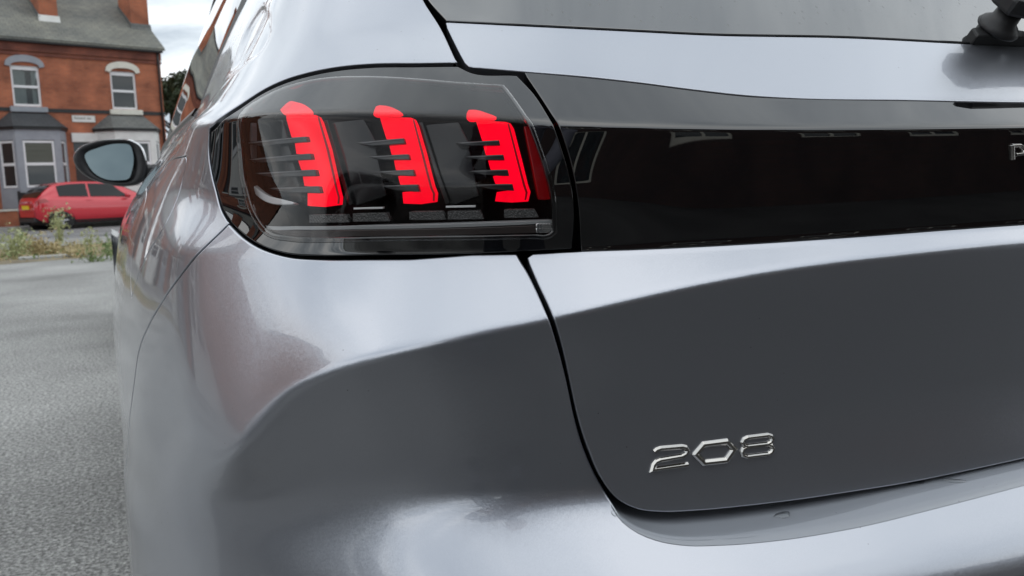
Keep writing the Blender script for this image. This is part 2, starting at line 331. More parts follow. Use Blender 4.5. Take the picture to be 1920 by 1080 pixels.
def inside(pts, poly):
    x, y = pts[:, 0], pts[:, 1]; r = np.zeros(len(pts), bool)
    for (x1, y1), (x2, y2) in zip(poly, np.roll(poly, -1, 0)):
        if y1 == y2: continue
        r ^= ((y1 > y) != (y2 > y)) & (x < (x2-x1)*(y-y1)/(y2-y1)+x1)
    return r
def shrink(poly, d):
    t = np.roll(poly, -1, 0)-np.roll(poly, 1, 0); t /= np.linalg.norm(t, axis=1, keepdims=True); return poly+np.stack([-t[:, 1], t[:, 0]], 1)*d
def panel(name, outer, M, m, parent, holes=(), off=0., sp=(.006, .0025), roll=.0012, depth=.02, mirror=False, sym=False, rows=None, step=.004, smooth_offset=None, rim=True, **kw):
    loops = [outer if isinstance(outer, np.ndarray) else loop(outer, step)]+[h[::-1] for h in holes]
    pts = np.vstack(loops); lo, hi = loops[0].min(0), loops[0].max(0)
    ss = np.concatenate([np.arange(lo[0], min(hi[0], 1.25), sp[0]), np.arange(max(lo[0], 1.25), hi[0], max(sp[0], .03))]); zz = np.arange(lo[1], hi[1], sp[1])
    g = np.stack(np.meshgrid(ss+sp[0]*.37, zz+sp[1]*.41, indexing='ij'), -1).reshape(-1, 2)
    if hi[0] > 1.3: g = g[(g[:, 0] < 1.25) | (np.round((g[:, 1]-lo[1])/sp[1]).astype(int) % 4 == 0)]
    ok = inside(g, loops[0])
    for h in loops[1:]: ok &= ~inside(g, h)
    g = g[ok]; keep = np.ones(len(g), bool); W = np.array([1/sp[0], 1/sp[1]])*.6
    for a in range(0, len(g), 4000):
        dd = np.abs(g[a:a+4000, None, :]-pts[None])*W; keep[a:a+4000] = (dd.max(-1).min(1) > .33)
    g = g[keep]; allp = np.vstack([pts, g]); E = []; b0 = 0
    for L in loops: n = len(L); E += [(b0+i, b0+(i+1) % n) for i in range(n)]; b0 += n
    vs, es, fs, ov, oe, of = delaunay_2d_cdt([Vector(p) for p in (allp*[1, 1])], E, [], 0, 1e-6)
    sz = np.array([tuple(v) for v in vs]); fs = np.array([f for f in fs if len(f) == 3]); c = sz[fs].mean(1); ok = inside(c, loops[0])
    for h in loops[1:]: ok &= ~inside(c, h)
    fs = fs[ok]
    V = P(sz[:, 0], sz[:, 1], M, off); Nn = Nrm(sz[:, 0], sz[:, 1], M, off)
    # wind outwards
    fn = np.cross(V[fs[:, 1]]-V[fs[:, 0]], V[fs[:, 2]]-V[fs[:, 0]]); flip = (fn*Nn[fs[:, 0]]).sum(1) < 0; fs[flip] = fs[flip][:, ::-1]
    V = list(V); Nl = list(Nn); F = [tuple(f) for f in fs]
    if rim:
        for L in loops:
            n = len(L); t = np.roll(L, -1, 0)-np.roll(L, 1, 0); t /= np.linalg.norm(t, axis=1, keepdims=True)+1e-12; o2 = np.stack([t[:, 1], -t[:, 0]], 1)
            p0 = P(L[:, 0], L[:, 1], M, off); nn = Nrm(L[:, 0], L[:, 1], M, off); p1 = P(L[:, 0]+o2[:, 0]*.003, L[:, 1]+o2[:, 1]*.003, M, off)
            tg = np.roll(p0, -1, 0)-np.roll(p0, 1, 0); tg /= np.linalg.norm(tg, axis=1, keepdims=True)+1e-12
            o3 = p1-p0; o3 -= nn*(o3*nn).sum(1, keepdims=True); o3 -= tg*(o3*tg).sum(1, keepdims=True); o3 /= np.linalg.norm(o3, axis=1, keepdims=True)+1e-12
            edge0 = np.abs(L[:, 0]) < 1e-4 if sym else np.zeros(n, bool)
            R_ = [(roll*math.sin(a), roll*(1-math.cos(a)), a) for a in (0, .5, 1.05, math.pi/2)]+[(roll, roll+depth, math.pi/2)]
            base = []
            for (so, dn, a) in R_:
                base.append(len(V)); q = p0+o3*so-nn*dn
                if sym: q[edge0, 0] = 0
                V += list(q); Nl += list(nn*math.cos(a)+o3*math.sin(a))
            for r in range(len(base)-1):
                for i in range(n):
                    k = (i+1) % n
                    if edge0[i] and edge0[k]: continue
                    q = (base[r]+i, base[r]+k, base[r+1]+k, base[r+1]+i)
                    a_, b_, c_ = V[q[0]], V[q[1]], V[q[2]]; w = np.cross(b_-a_, c_-a_)
                    F.append(q if np.dot(w, Nl[q[3]]+Nl[q[0]]) >= 0 else q[::-1])
    V = np.array(V); Nl = np.array(Nl)
    def make(V, Nl, F):
        o = mesh_obj(name, V, F, m, parent, True, **kw); o.data.normals_split_custom_set_from_vertices([tuple(map(float, x)) for x in Nl]); return o
    mV, mN, mF = V*[-1, 1, 1], Nl*[-1, 1, 1], [f[::-1] for f in F]
    if sym: n = len(V); return make(np.vstack([V, mV]), np.vstack([Nl, mN]), F+[tuple(i+n for i in f) for f in mF])
    o = make(V, Nl, F)
    if mirror:
        par = parent
        o2 = make(mV, mN, mF); return o, o2
    return o

# shallow pressed recess in the rear pillar (badge recess), then a fresh ray tree
def press(pts, depth, sig):
    poly = np.array(trace(pts, MBODY)); poly = resample(catmull(poly, 8, True), .004)
    i0, i1 = int(poly[:, 0].min()/DS)-12, int(poly[:, 0].max()/DS)+12; j0, j1 = int((poly[:, 1].min()-ZG[0])/DZ)-14, int((poly[:, 1].max()-ZG[0])/DZ)+14
    g = np.stack(np.meshgrid(SG[i0:i1], ZG[j0:j1], indexing='ij'), -1); m = inside(g.reshape(-1, 2), poly).reshape(g.shape[:2]).astype(float)
    MBODY[i0:i1, j0:j1] += depth*gsm(gsm(m, sig[0]), sig[1], 1); _bvh.clear()
press([(497, 20), (505, 45), (503, 68), (490, 92), (462, 115), (436, 136), (446, 100), (462, 55), (478, 28)], .0045, (1.3, 2.2))
# ------------------------------------------------------------------ the silver car: parts
car = empty('silver_car', label='silver grey hatchback with glowing red claw tail light, close to the camera', cat='car')
PAINT = paint('silver_grey_paint', (.44, .462, .517))
GLOSSBLK = mat('gloss_black_trim', (.003, .0032, .004), .015, ior=2.0)
DARK = mat('dark_gap_plastic', (.006, .006, .007), .6)
RUBBER = mat('black_rubber', (.012, .012, .013), .55)
PLASTIC = noise_mat('satin_black_plastic', (.018, .018, .02), (.028, .028, .03), 60, 3, .42)
GLASS = mat('tinted_car_glass', (.012, .014, .015), .0, coat=1., coat_rough=0., ior=2.7)
CHROME = mat('chrome_badge', (.55, .535, .51), .10, 1.)
LENS = lens_mat('clear_lamp_lens', (.86, .86, .86), 1.36, 0., 0)
SMOKE = mat('smoked_lamp_inner', (.012, .012, .013), .12, ior=1.5)
LAMPBACK = mat('lamp_back_plate', (.006, .006, .006), .8, spec=.1)
LEDGE = paint('dusty_ledge_paint', (.36, .385, .43), .0, .4, .02)
BGGLASS = mat('dark_car_window', (.008, .009, .01), .02, ior=1.5)
FIN = mat('lamp_fin_plastic', (.035, .035, .037), .15, ior=1.6)
GREYIN = mat('grey_light_guide', (.88, .89, .9), .18, coat=.5)
RED = mat('lit_red_claw', (.25, .0, .005), .5, emit=(1., .0, .016), estr=1.25, spec=.08)
FINEDGE = mat('fin_edge_plastic', (.16, .16, .165), .2)
_n = nd(RED, 'ShaderNodeTexNoise', Scale=45.0, Detail=2); lk(RED, ocoord(RED, (1, 1, .5)), _n.inputs['Vector']); lk(RED, ramp(RED, _n.outputs['Fac'], [(.3, (.95,)*3), (.7, (1.35,)*3)]), bsdf(RED).inputs['Emission Strength'])
REDDIM = mat('red_glow_edge', (.16, .004, .006), .25, emit=(1., .0, .01), estr=.05)  # faint emission stands in for claw light reflected in the housing
DARKRED = mat('claw_groove', (.10, .0, .004), .3, emit=(1, 0, .01), estr=.12)
TB, TT = MBODY, MTAIL
top_sz = lambda s: 1.40
# tailgate opening edge on the bumper and quarter
gap_up_q = trace([(858, 117), (827, 52), (794, 0)], TB)
g0, g1 = np.array(gap_up_q[1]), np.array(gap_up_q[2]); dirg = (g1-g0)/np.linalg.norm(g1-g0)
gap_top_q = tuple(g1+dirg*((1.385-g1[1])/dirg[1])*1.0)
gap_top_q = (min(gap_top_q[0], .78), 1.385)
def sxy(Y):
    k = np.argmin(np.abs(PY[:900]-Y)); return SG[k]
ARCH_S, ARCH_Z, ARCH_R = sxy(.76), .305, .34
def arch(a0, a1, cs, n=14): return [(cs+ARCH_R*math.cos(a), ARCH_Z+ARCH_R*math.sin(a)) for a in np.linspace(a0, a1, n)]
seam = trace([(429, 419), (388, 459), (348, 504), (308, 559), (279, 609), (260, 659), (250, 729)], TB)
_a = np.array(seam[-1]); a_end = math.atan2(.655-ARCH_Z, 1.075-ARCH_S); seam_end = (ARCH_S+ARCH_R*math.cos(a_end), ARCH_Z+ARCH_R*math.sin(a_end))
seam += [seam_end]
seal_px = [(368, 219), (375, 200), (395, 150), (415, 100), (440, 45), (463, 0)]
try: seal_q = [hit(*p, TB) for p in seal_px[1:]]
except ValueError: seal_q = [(1.34, .993), (1.37, 1.03), (1.38, 1.068), (1.36, 1.104), (1.32, 1.13)]
seal_q = seal_q+[(1.24, 1.20), (1.12, 1.30), (1.04, 1.385)]
belt_z = seal_q[0][1]
S_DOOR = 1.72
lt_top = trace([(858, 118), (780, 119), (700, 120), (640, 125), (580, 136), (530, 151), (480, 176), (440, 202), (402, 233)], TB)
lt_left = trace([(392, 242), (391, 290), (399, 340), (412, 386), (429, 418)], TB)
a_fr = math.asin((.30-ARCH_Z)/ARCH_R)
flap = loop([trace([(348, 290), (322, 297), (300, 317), (275, 350)], TB)+[(1.135, .862), (1.135, .83), (1.12, .80), (1.085, .775)], [(1.085, .775)]+trace([(262, 512), (275, 482), (310, 422), (327, 387), (342, 340), (350, 296), (348, 290)], TB)], .004)
quarter = [lt_top, lt_left, seam, arch(a_end, a_fr, ARCH_S), [(ARCH_S+ARCH_R*math.cos(a_fr), .30), (S_DOOR, .30)], [(S_DOOR, .30), (S_DOOR, belt_z)], [(S_DOOR, belt_z), seal_q[0]], seal_q,
           [seal_q[-1], gap_top_q], [gap_top_q, gap_up_q[2], gap_up_q[1], gap_up_q[0]]]
def mir(name, *a, **k): return panel(name, *a, mirror=True, **k)
quarter = shrink(loop(quarter, .004), .0016)
mir('quarter_panel', quarter, TB, PAINT, car, holes=[flap], depth=.005)
mir('fuel_flap', shrink(flap, .0028), TB, PAINT, car, roll=.0008, sp=(.006, .004))
# bumper
bg_left = [(966, 480), (985, 512), (1008, 560), (1028, 610), (1043, 660), (1058, 720), (1072, 785), (1090, 845), (1115, 900), (1146, 948)]
sh_edge = [(1146, 948), (1162, 972), (1190, 994), (1230, 1011), (1280, 1020), (1350, 1020), (1450, 1012), (1600, 988), (1750, 952), (1915, 909)]
sh = trace(sh_edge, TB); sh.append((0., sh[-1][1]+.004))
bgl = trace(bg_left, TB)
l_bot = trace([(433, 423), (456, 445), (490, 466), (540, 481), (600, 485), (700, 484), (850, 482), (966, 480)], TB)
bumper = [l_bot, bgl, sh, [(0, sh[-1][1]), (0, .22)], [(0, .22), (1.0, .24)], [(1.0, .24), (ARCH_S-ARCH_R*.98, .24)], arch(math.pi+.02, a_end+.004, ARCH_S), seam[::-1]]
bumper = loop(bumper, .004); _k = np.clip((bumper[:, 0:1]-.60)/.05, 0, 1); bumper = bumper*(1-_k)+shrink(bumper, .0022)*_k
panel('rear_bumper', bumper, TB, PAINT, car, sym=True, roll=.0022, depth=.012)
# ledge under the tailgate and along its opening
def strip(name, curve, M, m, parent, rows, step=.006, sym=True, mirror=False):
    c = resample(catmull(np.array(curve), 12), step); V = []; nr = len(rows)
    for (s, z) in c:
        for (o, dz) in rows: V.append(P(s, z+dz, M, o))
    V = np.array(V).reshape(-1, 3); n = len(c)
    F = [(i*nr+k, (i+1)*nr+k, (i+1)*nr+k+1, i*nr+k+1) for i in range(n-1) for k in range(nr-1)]
    if mirror: mesh_obj(name, V*[-1, 1, 1], [f[::-1] for f in F], m, parent, True)
    elif sym: V = np.vstack([V, V*[-1, 1, 1]]); F = F+[tuple(j+n*nr for j in f[::-1]) for f in F]
    return mesh_obj(name, V, F, m, parent, True)
strip('bumper_ledge', sh, TB, LEDGE, car, [(-.0007, -.0004), (.0004, .0012), (.0022, .0024), (.005, .0028), (.012, .0030), (.03, .005), (.05, .008), (.07, .0115), (.085, .013), (.09, .05)])
# dark structure behind every gap
mir('inner_shell', [[(0, .30), (1.0, .30)], [(1.0, .30), (1.05, .80), (1.0, 1.0)], [(1.0, 1.0), (.70, 1.3), (0, 1.3)], [(0, 1.3), (0, .30)]], TB, DARK, car, off=.066, sp=(.02, .01), rim=False)
REARGLASS = mat('rain_spotted_glass', (.012, .014, .015), .0, coat=1., coat_rough=0., ior=2.35)
_co = ocoord(REARGLASS, (1, .45, .45)); _v = nd(REARGLASS, 'ShaderNodeTexVoronoi', Scale=150.0, Randomness=1.0); lk(REARGLASS, _co, _v.inputs['Vector'])
_n = nd(REARGLASS, 'ShaderNodeTexNoise', Scale=11.0, Detail=2); lk(REARGLASS, ocoord(REARGLASS), _n.inputs['Vector'])
_sp = ramp(REARGLASS, _v.outputs['Distance'], [(.10, (1, 1, 1)), (.17, (0, 0, 0))]); _on = ramp(REARGLASS, _n.outputs['Fac'], [(.44, (0, 0, 0)), (.60, (1, 1, 1))])
_mu = nd(REARGLASS, 'ShaderNodeMixRGB', blend_type='MULTIPLY'); _mu.inputs[0].default_value = 1; lk(REARGLASS, _sp, _mu.inputs[1]); lk(REARGLASS, _on, _mu.inputs[2])
_rr = ramp(REARGLASS, _mu.outputs[0], [(0, (.0,)*3), (1, (.45,)*3)]); lk(REARGLASS, _rr, bsdf(REARGLASS).inputs['Roughness']); _cw = ramp(REARGLASS, _mu.outputs[0], [(0, (1,)*3), (1, (.25,)*3)]); lk(REARGLASS, _cw, bsdf(REARGLASS).inputs['Coat Weight'])
# tailgate lower panel
tg_left = [(1000, 479), (1012, 530), (1031, 570), (1047, 612), (1060, 660), (1072, 715), (1087, 782), (1107, 843), (1132, 898), (1160, 933), (1198, 952), (1240, 957), (1300, 955), (1400, 946), (1500, 934), (1600, 919), (1700, 903), (1800, 883), (1915, 858)]
tgl = trace([(992, 484)]+tg_left[1:], TT); tgl.append((0., tgl[-1][1]+.003))
tgt = trace([(1000, 479), (1090, 474), (1200, 470), (1400, 460), (1600, 447), (1800, 432), (1915, 424)], TT); tgt.append((0., tgt[-1][1]))
tail = panel('tailgate', [tgt[::-1], trace([(1000, 479), (994, 480), (992, 484)], TT), tgl, [(0, tgl[-1][1]), (0, tgt[-1][1])]], TT, PAINT, car, sym=True, roll=.0015)
# black band across the tailgate
bt = trace([(986, 137), (1100, 147), (1200, 158), (1300, 171), (1400, 182), (1480, 186), (1700, 190), (1915, 194)], TT); bt.append((0., bt[-1][1]))
bl = trace([(986, 137), (1016, 181), (1049, 233)], TT); bl2 = trace([(1049, 233), (1071, 300), (1086, 380), (1092, 469)], TT)
bb = trace([(1092, 469), (1200, 465), (1400, 455), (1600, 442), (1800, 427), (1915, 419)], TT); bb.append((0., bb[-1][1]))
panel('black_trim_band', [bt[::-1], bl, bl2, bb, [(0, bb[-1][1]), (0, bt[-1][1])]], TT, GLOSSBLK, tail, sym=True, roll=.001, sp=(.006, .002))
# tailgate upper panel and rear window
ub = trace([(888, 124), (980, 132), (1100, 142), (1200, 153), (1300, 166), (1400, 177), (1480, 182), (1700, 186), (1915, 190)], TT); ub.append((0., ub[-1][1]))
ul = trace([(838, 45), (855, 80), (872, 112), (878, 121), (888, 124)], TT)
ut = trace([(838, 43), (1000, 51), (1200, 61), (1320, 67), (1600, 73), (1780, 82)], TT); ut.append((0., ut[-1][1]-.001))
panel('tailgate_upper_panel', [ut[::-1], ul, ub, [(0, ub[-1][1]), (0, ut[-1][1])]], TT, PAINT, tail, sym=True, roll=.0012)
gb = [(s, z+.0035) for s, z in ut]
gl = trace([(836, 40), (806, 0)], TT); g_top = (gap_top_q[0]-.012, 1.37)
panel('rear_window', [gb[::-1], [gb[0], gl[1], g_top], [g_top, (.5, 1.38), (0, 1.385)], [(0, 1.385), (0, gb[-1][1])]], TT, REARGLASS, tail, sym=True, roll=.0012, sp=(.01, .006))
# ------------------------------------------------------------------ tail light
def lamp():
    lamp_o = [trace([(858, 126), (780, 127), (700, 128), (640, 133), (580, 144), (530, 159), (480, 184), (445, 208), (407, 241)], TB),
              trace([(397, 249), (396, 290), (404, 340), (417, 384), (435, 415)], TB), trace([(435, 415), (458, 437), (492, 458), (540, 473), (600, 477), (700, 476), (850, 474), (1070, 464)], TB),
              trace([(1070, 464), (1074, 400), (1066, 332), (1049, 275), (1035, 235)], TB), trace([(1035, 235), (1028, 222), (1000, 178), (968, 143)], TB), trace([(968, 143), (878, 136), (858, 126)], TB)]
    lens_o = [trace([(942, 161), (860, 156), (760, 148), (680, 145), (620, 147), (570, 155), (530, 167), (490, 187), (464, 204), (453, 222), (450, 245), (452, 290), (456, 330), (467, 375), (483, 410), (503, 433), (545, 443), (620, 446), (800, 444), (1000, 441), (1030, 440), (1037, 434)], TB),
              trace([(1037, 434), (1036, 380), (1022, 320), (1005, 270), (988, 226)], TB), trace([(988, 226), (960, 185), (942, 161)], TB)]
    Lo = loop(lamp_o, .004); Li = loop(lens_o, .004)
    body = panel('tail_light', Lo, TB, GLOSSBLK, car, holes=[shrink(Li, -.0006)], mirror=True, roll=.0012, depth=.002, sp=(.005, .002), label='left claw tail light lit red')
    out = []
    for k, b in enumerate(body): b['label'] = ('left' if k == 0 else 'right')+' tail light with three lit red claws'
    def both(name, poly, m, off, **kw):
        a = panel(name, poly, TB, m, body[0], off=off, mirror=True, **kw); a[1].parent = body[1]; return a
    both('lens', Li, LENS, -.0035, roll=.0035, depth=.002, sp=(.005, .002))
    both('lamp_back', shrink(Li, -.006), LAMPBACK, .046, sp=(.008, .004), rim=False)
    Lw = shrink(Li, -.0012); n = len(Lw); offs = (.003, .012, .03, .05)
    V = np.vstack([P(Lw[:, 0], Lw[:, 1], TB, o) for o in offs]); F = [(r*n+i, r*n+(i+1) % n, (r+1)*n+(i+1) % n, (r+1)*n+i) for r in range(len(offs)-1) for i in range(n)]
    mesh_obj('lamp_housing', V, F, LAMPBACK, body[0], True); mesh_obj('lamp_housing', V*[-1, 1, 1], [f[::-1] for f in F], LAMPBACK, body[1], True)
    OFF = .017
    T = lambda p, o=OFF: trace(p, TB, o)
    poly = lambda p, o=OFF: [T([p[i], p[(i+1) % len(p)]], o) for i in range(len(p))]
    claws = [[(537, 217), (592, 216), (600, 220), (605, 230), (621, 282), (637, 355), (641, 370), (640, 383), (608, 387), (577, 385), (577, 363), (600, 360), (597, 349), (571, 348), (568, 331), (591, 328), (590, 319), (565, 318), (559, 300), (583, 296), (581, 288), (556, 288), (553, 268), (575, 264), (573, 256), (547, 257)],
             [(713, 220), (770, 221), (779, 225), (784, 236), (800, 290), (815, 350), (820, 362), (819, 378), (790, 382), (757, 381), (755, 361), (784, 359), (782, 348), (751, 346), (747, 331), (775, 328), (774, 319), (743, 319), (739, 300), (767, 297), (765, 289), (735, 290), (730, 271), (758, 267), (756, 259), (725, 260)],
             [(893, 226), (948, 229), (957, 232), (963, 242), (978, 300), (989, 345), (994, 360), (990, 377), (960, 379), (929, 377), (932, 361), (962, 357), (960, 346), (930, 346), (925, 331), (953, 329), (951, 319), (921, 319), (916, 302), (945, 299), (943, 290), (912, 291), (907, 274), (936, 271), (935, 263), (905, 264)]]
    tips = [[(526, 205), (541, 191), (556, 192), (574, 199), (586, 210), (560, 210), (531, 210)], [(701, 213), (706, 199), (718, 198), (740, 204), (754, 213), (728, 214), (702, 214)], [(876, 219), (878, 207), (888, 206), (912, 212), (931, 220), (905, 221), (877, 221)]]
    grooves = [[(596, 219), (598, 219), (616, 282), (632, 355), (636, 370), (635, 382), (633, 382), (634, 370), (630, 356), (613, 282)], [(774, 224), (776, 224), (794, 290), (810, 352), (815, 363), (814, 377), (812, 377), (812, 363), (807, 352), (791, 290)], [(952, 232), (954, 232), (972, 300), (984, 346), (989, 361), (986, 375), (984, 375), (986, 361), (981, 347), (969, 300)]]
    ribs = [[((458, 268), (573, 257), 8), ((462, 299), (581, 289), 9), ((478, 325), (590, 319), 10), ((506, 353), (597, 350), 11)],
            [((668, 268), (756, 260), 8), ((690, 294), (765, 290), 8), ((708, 322), (774, 319), 10), ((715, 349), (782, 347), 12)],
            [((855, 268), (935, 264), 7), ((873, 294), (943, 291), 8), ((880, 321), (951, 319), 10), ((890, 347), (960, 346), 11)]]
    for c, t, g, rb in zip(claws, tips, grooves, ribs):
        cl = both('light_claw', poly(c), RED, OFF, depth=.0012, roll=.0003, sp=(.004, .003), step=.003)
        ti = both('claw_tip', [T(t+t[:1], .010)], RED, .010, depth=.002, roll=.0005, sp=(.004, .002), step=.003)
        gr = both('claw_groove', poly(g, .0163), DARKRED, .0163, depth=.001, roll=.0002, sp=(.004, .003), step=.003)
        for k in (0, 1): ti[k].parent = body[k]; gr[k].parent = body[k]
        for (a, b, w) in rb:
            rp = [a, b, (b[0]+w*.25, b[1]+w), (a[0]+30, a[1]+w*.55)]
            both('fin_edge', poly([(a[0]+2, a[1]+.4), (b[0]-1, b[1]-.4), (b[0]-1, b[1]+.7), (a[0]+14, a[1]+.7)], .0118), FINEDGE, .0118, depth=.001, roll=.0002, sp=(.004, .002), step=.005)
            both('light_fin', poly(rp, .0125), FIN, .0125, depth=.022, roll=.0006, sp=(.004, .002), step=.004)
    # smoked plates between the claws
    for q in ([(622, 232), (680, 226), (700, 262), (722, 366), (668, 384), (655, 376), (640, 300)], [(800, 236), (858, 231), (876, 265), (896, 366), (850, 384), (836, 376), (820, 300)], [(470, 232), (528, 226), (545, 290), (565, 378), (520, 372), (486, 345), (470, 300)]):
        both('smoked_plate', poly(q, .026), SMOKE, .026, depth=.01, roll=.001, sp=(.005, .003))
    for q in ([(607, 226), (613, 226), (660, 382), (654, 384)], [(785, 230), (791, 230), (842, 380), (836, 382)]):
        both('light_divider', poly(q, .022), SMOKE, .022, depth=.012, roll=.0005, sp=(.005, .003))
    both('red_glow_strip', poly([(985, 238), (999, 240), (1016, 300), (1031, 372), (1012, 372), (1000, 310)], .02), REDDIM, .02, depth=.01, sp=(.005, .003))
    both('light_guide', [T([(456, 318), (462, 338), (478, 354), (500, 368), (525, 375), (551, 381)], .012), T([(551, 381), (528, 382), (500, 377), (482, 366), (466, 350), (457, 332), (456, 318)], .012)], GREYIN, .012, depth=.004, roll=.001, sp=(.003, .002), step=.003)
    both('light_guide', poly([(456, 236), (470, 232), (470, 300), (462, 312), (457, 300)], .014), mat('frosted_lamp_side', (.22, .23, .24), .2), .014, depth=.004, sp=(.004, .002), step=.003)
    # little prism reflectors along the bottom
    PR = mat('prism_reflector', (.10, .10, .10), .25)
    bm = bsdf(PR); vo = nd(PR, 'ShaderNodeTexVoronoi', Scale=650.0, distance='CHEBYCHEV'); lk(PR, ocoord(PR), vo.inputs['Vector'])
    bu = nd(PR, 'ShaderNodeBump', Strength=.9, Distance=.001); lk(PR, vo.outputs['Distance'], bu.inputs['Height']); lk(PR, bu.outputs[0], bm.inputs['Normal'])
    for x0, x1, y in ((580, 655, 409), (662, 731, 407), (768, 836, 404), (840, 907, 403), (946, 1010, 400)):
        both('prism_reflector', poly([(x0, y-6), (x1-8, y-7), (x1, y+7), (x0, y+8)], .012), PR, .012, depth=.006, roll=.0004, sp=(.004, .002), step=.004)
    for x0, x1, y in ((663, 718, 391), (836, 891, 388)):
        both('bright_bar', poly([(x0, y-1), (x1, y-2), (x1, y), (x0, y+1)], .013), GREYIN, .013, depth=.003, roll=.0003, sp=(.004, .002), step=.004)
    both('lower_light_guide', [T([(484, 421), (500, 424), (560, 425), (700, 424), (900, 419), (1034, 414)], .006), T([(1034, 414), (1034, 418)], .006), T([(1034, 418), (900, 424), (700, 429), (560, 430), (500, 428), (484, 421)], .006)], mat('dull_light_guide', (.42, .43, .44), .2), .006, depth=.006, roll=.0005, sp=(.005, .0015), step=.003)
    both('lower_lamp_strip', [T([(510, 432), (560, 433), (700, 432), (900, 428), (1004, 424)], .004), T([(1004, 424), (1004, 436)], .004), T([(1004, 436), (900, 439), (700, 442), (560, 443), (530, 440), (510, 432)], .004)], mat('brown_lamp_strip', (.06, .048, .046), .25), .004, depth=.006, roll=.0005, sp=(.005, .0015), step=.003)
    CR = mat('crystal_reflector', (.75, .75, .75), .06, .9)
    for r in range(2):
        for k in range(5):
            x = 1007+k*5.4; y = 421+r*8
            both('crystal', poly([(x, y), (x+4.4, y-.2), (x+4.6, y+6), (x+.2, y+6.4)], .003), CR, .003, depth=.003, roll=.0012, sp=(.004, .002), step=.003)
lamp()
# ------------------------------------------------------------------ badges
def stroke_badge(name, lines, M, half, h, m, parent, closed):
    """lines: centre lines in measured positions; cross-section with two bevels and a narrow flat top"""
    V = []; F = []
    for pl, cl in zip(lines, closed):
        c = np.array(trace(pl, M)); n = len(c); sec = [(-1, -.002), (-1, h*.35), (-.38, h), (.30, h), (1, h*.35), (1, -.002)]
        for i in range(n):
            a = c[i]-c[i-1] if (i > 0 or cl) else c[1]-c[0]; b = c[(i+1) % n]-c[i] if (i < n-1 or cl) else a
            a = a/np.linalg.norm(a); b = b/np.linalg.norm(b); t = a+b; t /= np.linalg.norm(t); nn = np.array([-t[1], t[0]]); mi = half/max(.45, float(np.dot(nn, [-a[1], a[0]])))
            for (w, hh) in sec:
                q = c[i]+nn*w*mi; V.append(P(q[0], q[1], M, -hh))
        b0 = len(V)-n*6
        for i in range(n if cl else n-1):
            k = (i+1) % n
            for j in range(5): F.append((b0+i*6+j, b0+k*6+j, b0+k*6+j+1, b0+i*6+j+1))
        if not cl: F += [tuple(b0+j for j in range(6)), tuple(b0+(n-1)*6+5-j for j in range(6))]
    o = mesh_obj(name, V, F, m, parent); md = o.modifiers.new('bevel', 'BEVEL'); md.width = .0004; md.segments = 2; md.limit_method = 'ANGLE'; md.angle_limit = R(25)
    return o
z6 = lambda pts: [(1180+x/6, 780+y/6) for x, y in pts]
stroke_badge('badge_digit', [z6([(278, 402), (305, 378), (345, 363), (585, 342), (628, 352), (650, 385), (632, 422), (585, 448), (345, 490), (300, 510), (272, 545), (258, 598), (655, 542)])], TT, .0021, .0028, CHROME, tail, [False])
stroke_badge('badge_digit', [z6([(740, 425), (830, 320), (1085, 287), (1170, 372), (1085, 495), (835, 522)])], TT, .0027, .0030, CHROME, tail, [True])
stroke_badge('badge_digit', [z6([(1268, 290), (1282, 262), (1325, 240), (1550, 212), (1590, 225), (1602, 255), (1585, 288), (1545, 310), (1320, 336), (1280, 322)]), z6([(1262, 400), (1275, 368), (1320, 344), (1545, 316), (1590, 328), (1608, 362), (1595, 398), (1555, 424), (1318, 453), (1275, 438)])], TT, .0019, .0026, CHROME, tail, [True, True])
z12 = lambda pts: [(1800+x/12, 240+y/12) for x, y in pts]
stroke_badge('badge_letter', [z12([(1160, 720), (1150, 385)]), z12([(1150, 405), (1330, 400), (1450, 480), (1400, 575), (1230, 600)])], TT, .0019, .0028, CHROME, tail, [False, False])
# ------------------------------------------------------------------ water drops left by the rain
WATER = lens_mat('water_drop', (.97, .98, .98), 1.33, 0., 2.0)
def drop(p, n, a, b, h, ang):
    n = Vector(n); t = Vector((1, 0, 0))-n*n.x; t.normalize(); w = n.cross(t); t2 = t*math.cos(ang)+w*math.sin(ang); w2 = n.cross(t2); V = []; F = []; ks = 14; rs = 6
    for r in range(rs+1):
        f = math.cos(r/rs*math.pi/2); hh = math.sin(r/rs*math.pi/2)
        for k in range(ks): q = 2*math.pi*k/ks; wob = 1+.12*math.sin(3*q+ang); V.append(Vector(p)+t2*a*f*wob*math.cos(q)+w2*b*f*wob*math.sin(q)+n*h*hh)
    for r in range(rs):
        for k in range(ks): F.append((r*ks+k, r*ks+(k+1) % ks, (r+1)*ks+(k+1) % ks, (r+1)*ks+k))
    mesh_obj('water_drop', V, F, WATER, car, True)
_s, _z = hit(1152, 962, TB); drop(P(_s, _z, TB), Nrm(_s, _z, TB), .0022, .0024, .0014, 0)
def ledge_pt(s, off):
    zs = np.interp(s, [q[0] for q in sh[::-1]], [q[1] for q in sh[::-1]]); zz = np.interp(off, [.004, .012, .03, .05, .07], [.0026, .0030, .005, .008, .0115]); return P(s, zs+zz, TB, off)
for s_, o_, a_, b_, an in ((.352, .024, .0075, .004, .1), (.215, .030, .0095, .0045, .2), (.185, .020, .010, .003, -.5), (.09, .022, .009, .0028, -.4)):
    drop(ledge_pt(s_, o_), (0, -.2, .98), a_, b_, .0018, an)
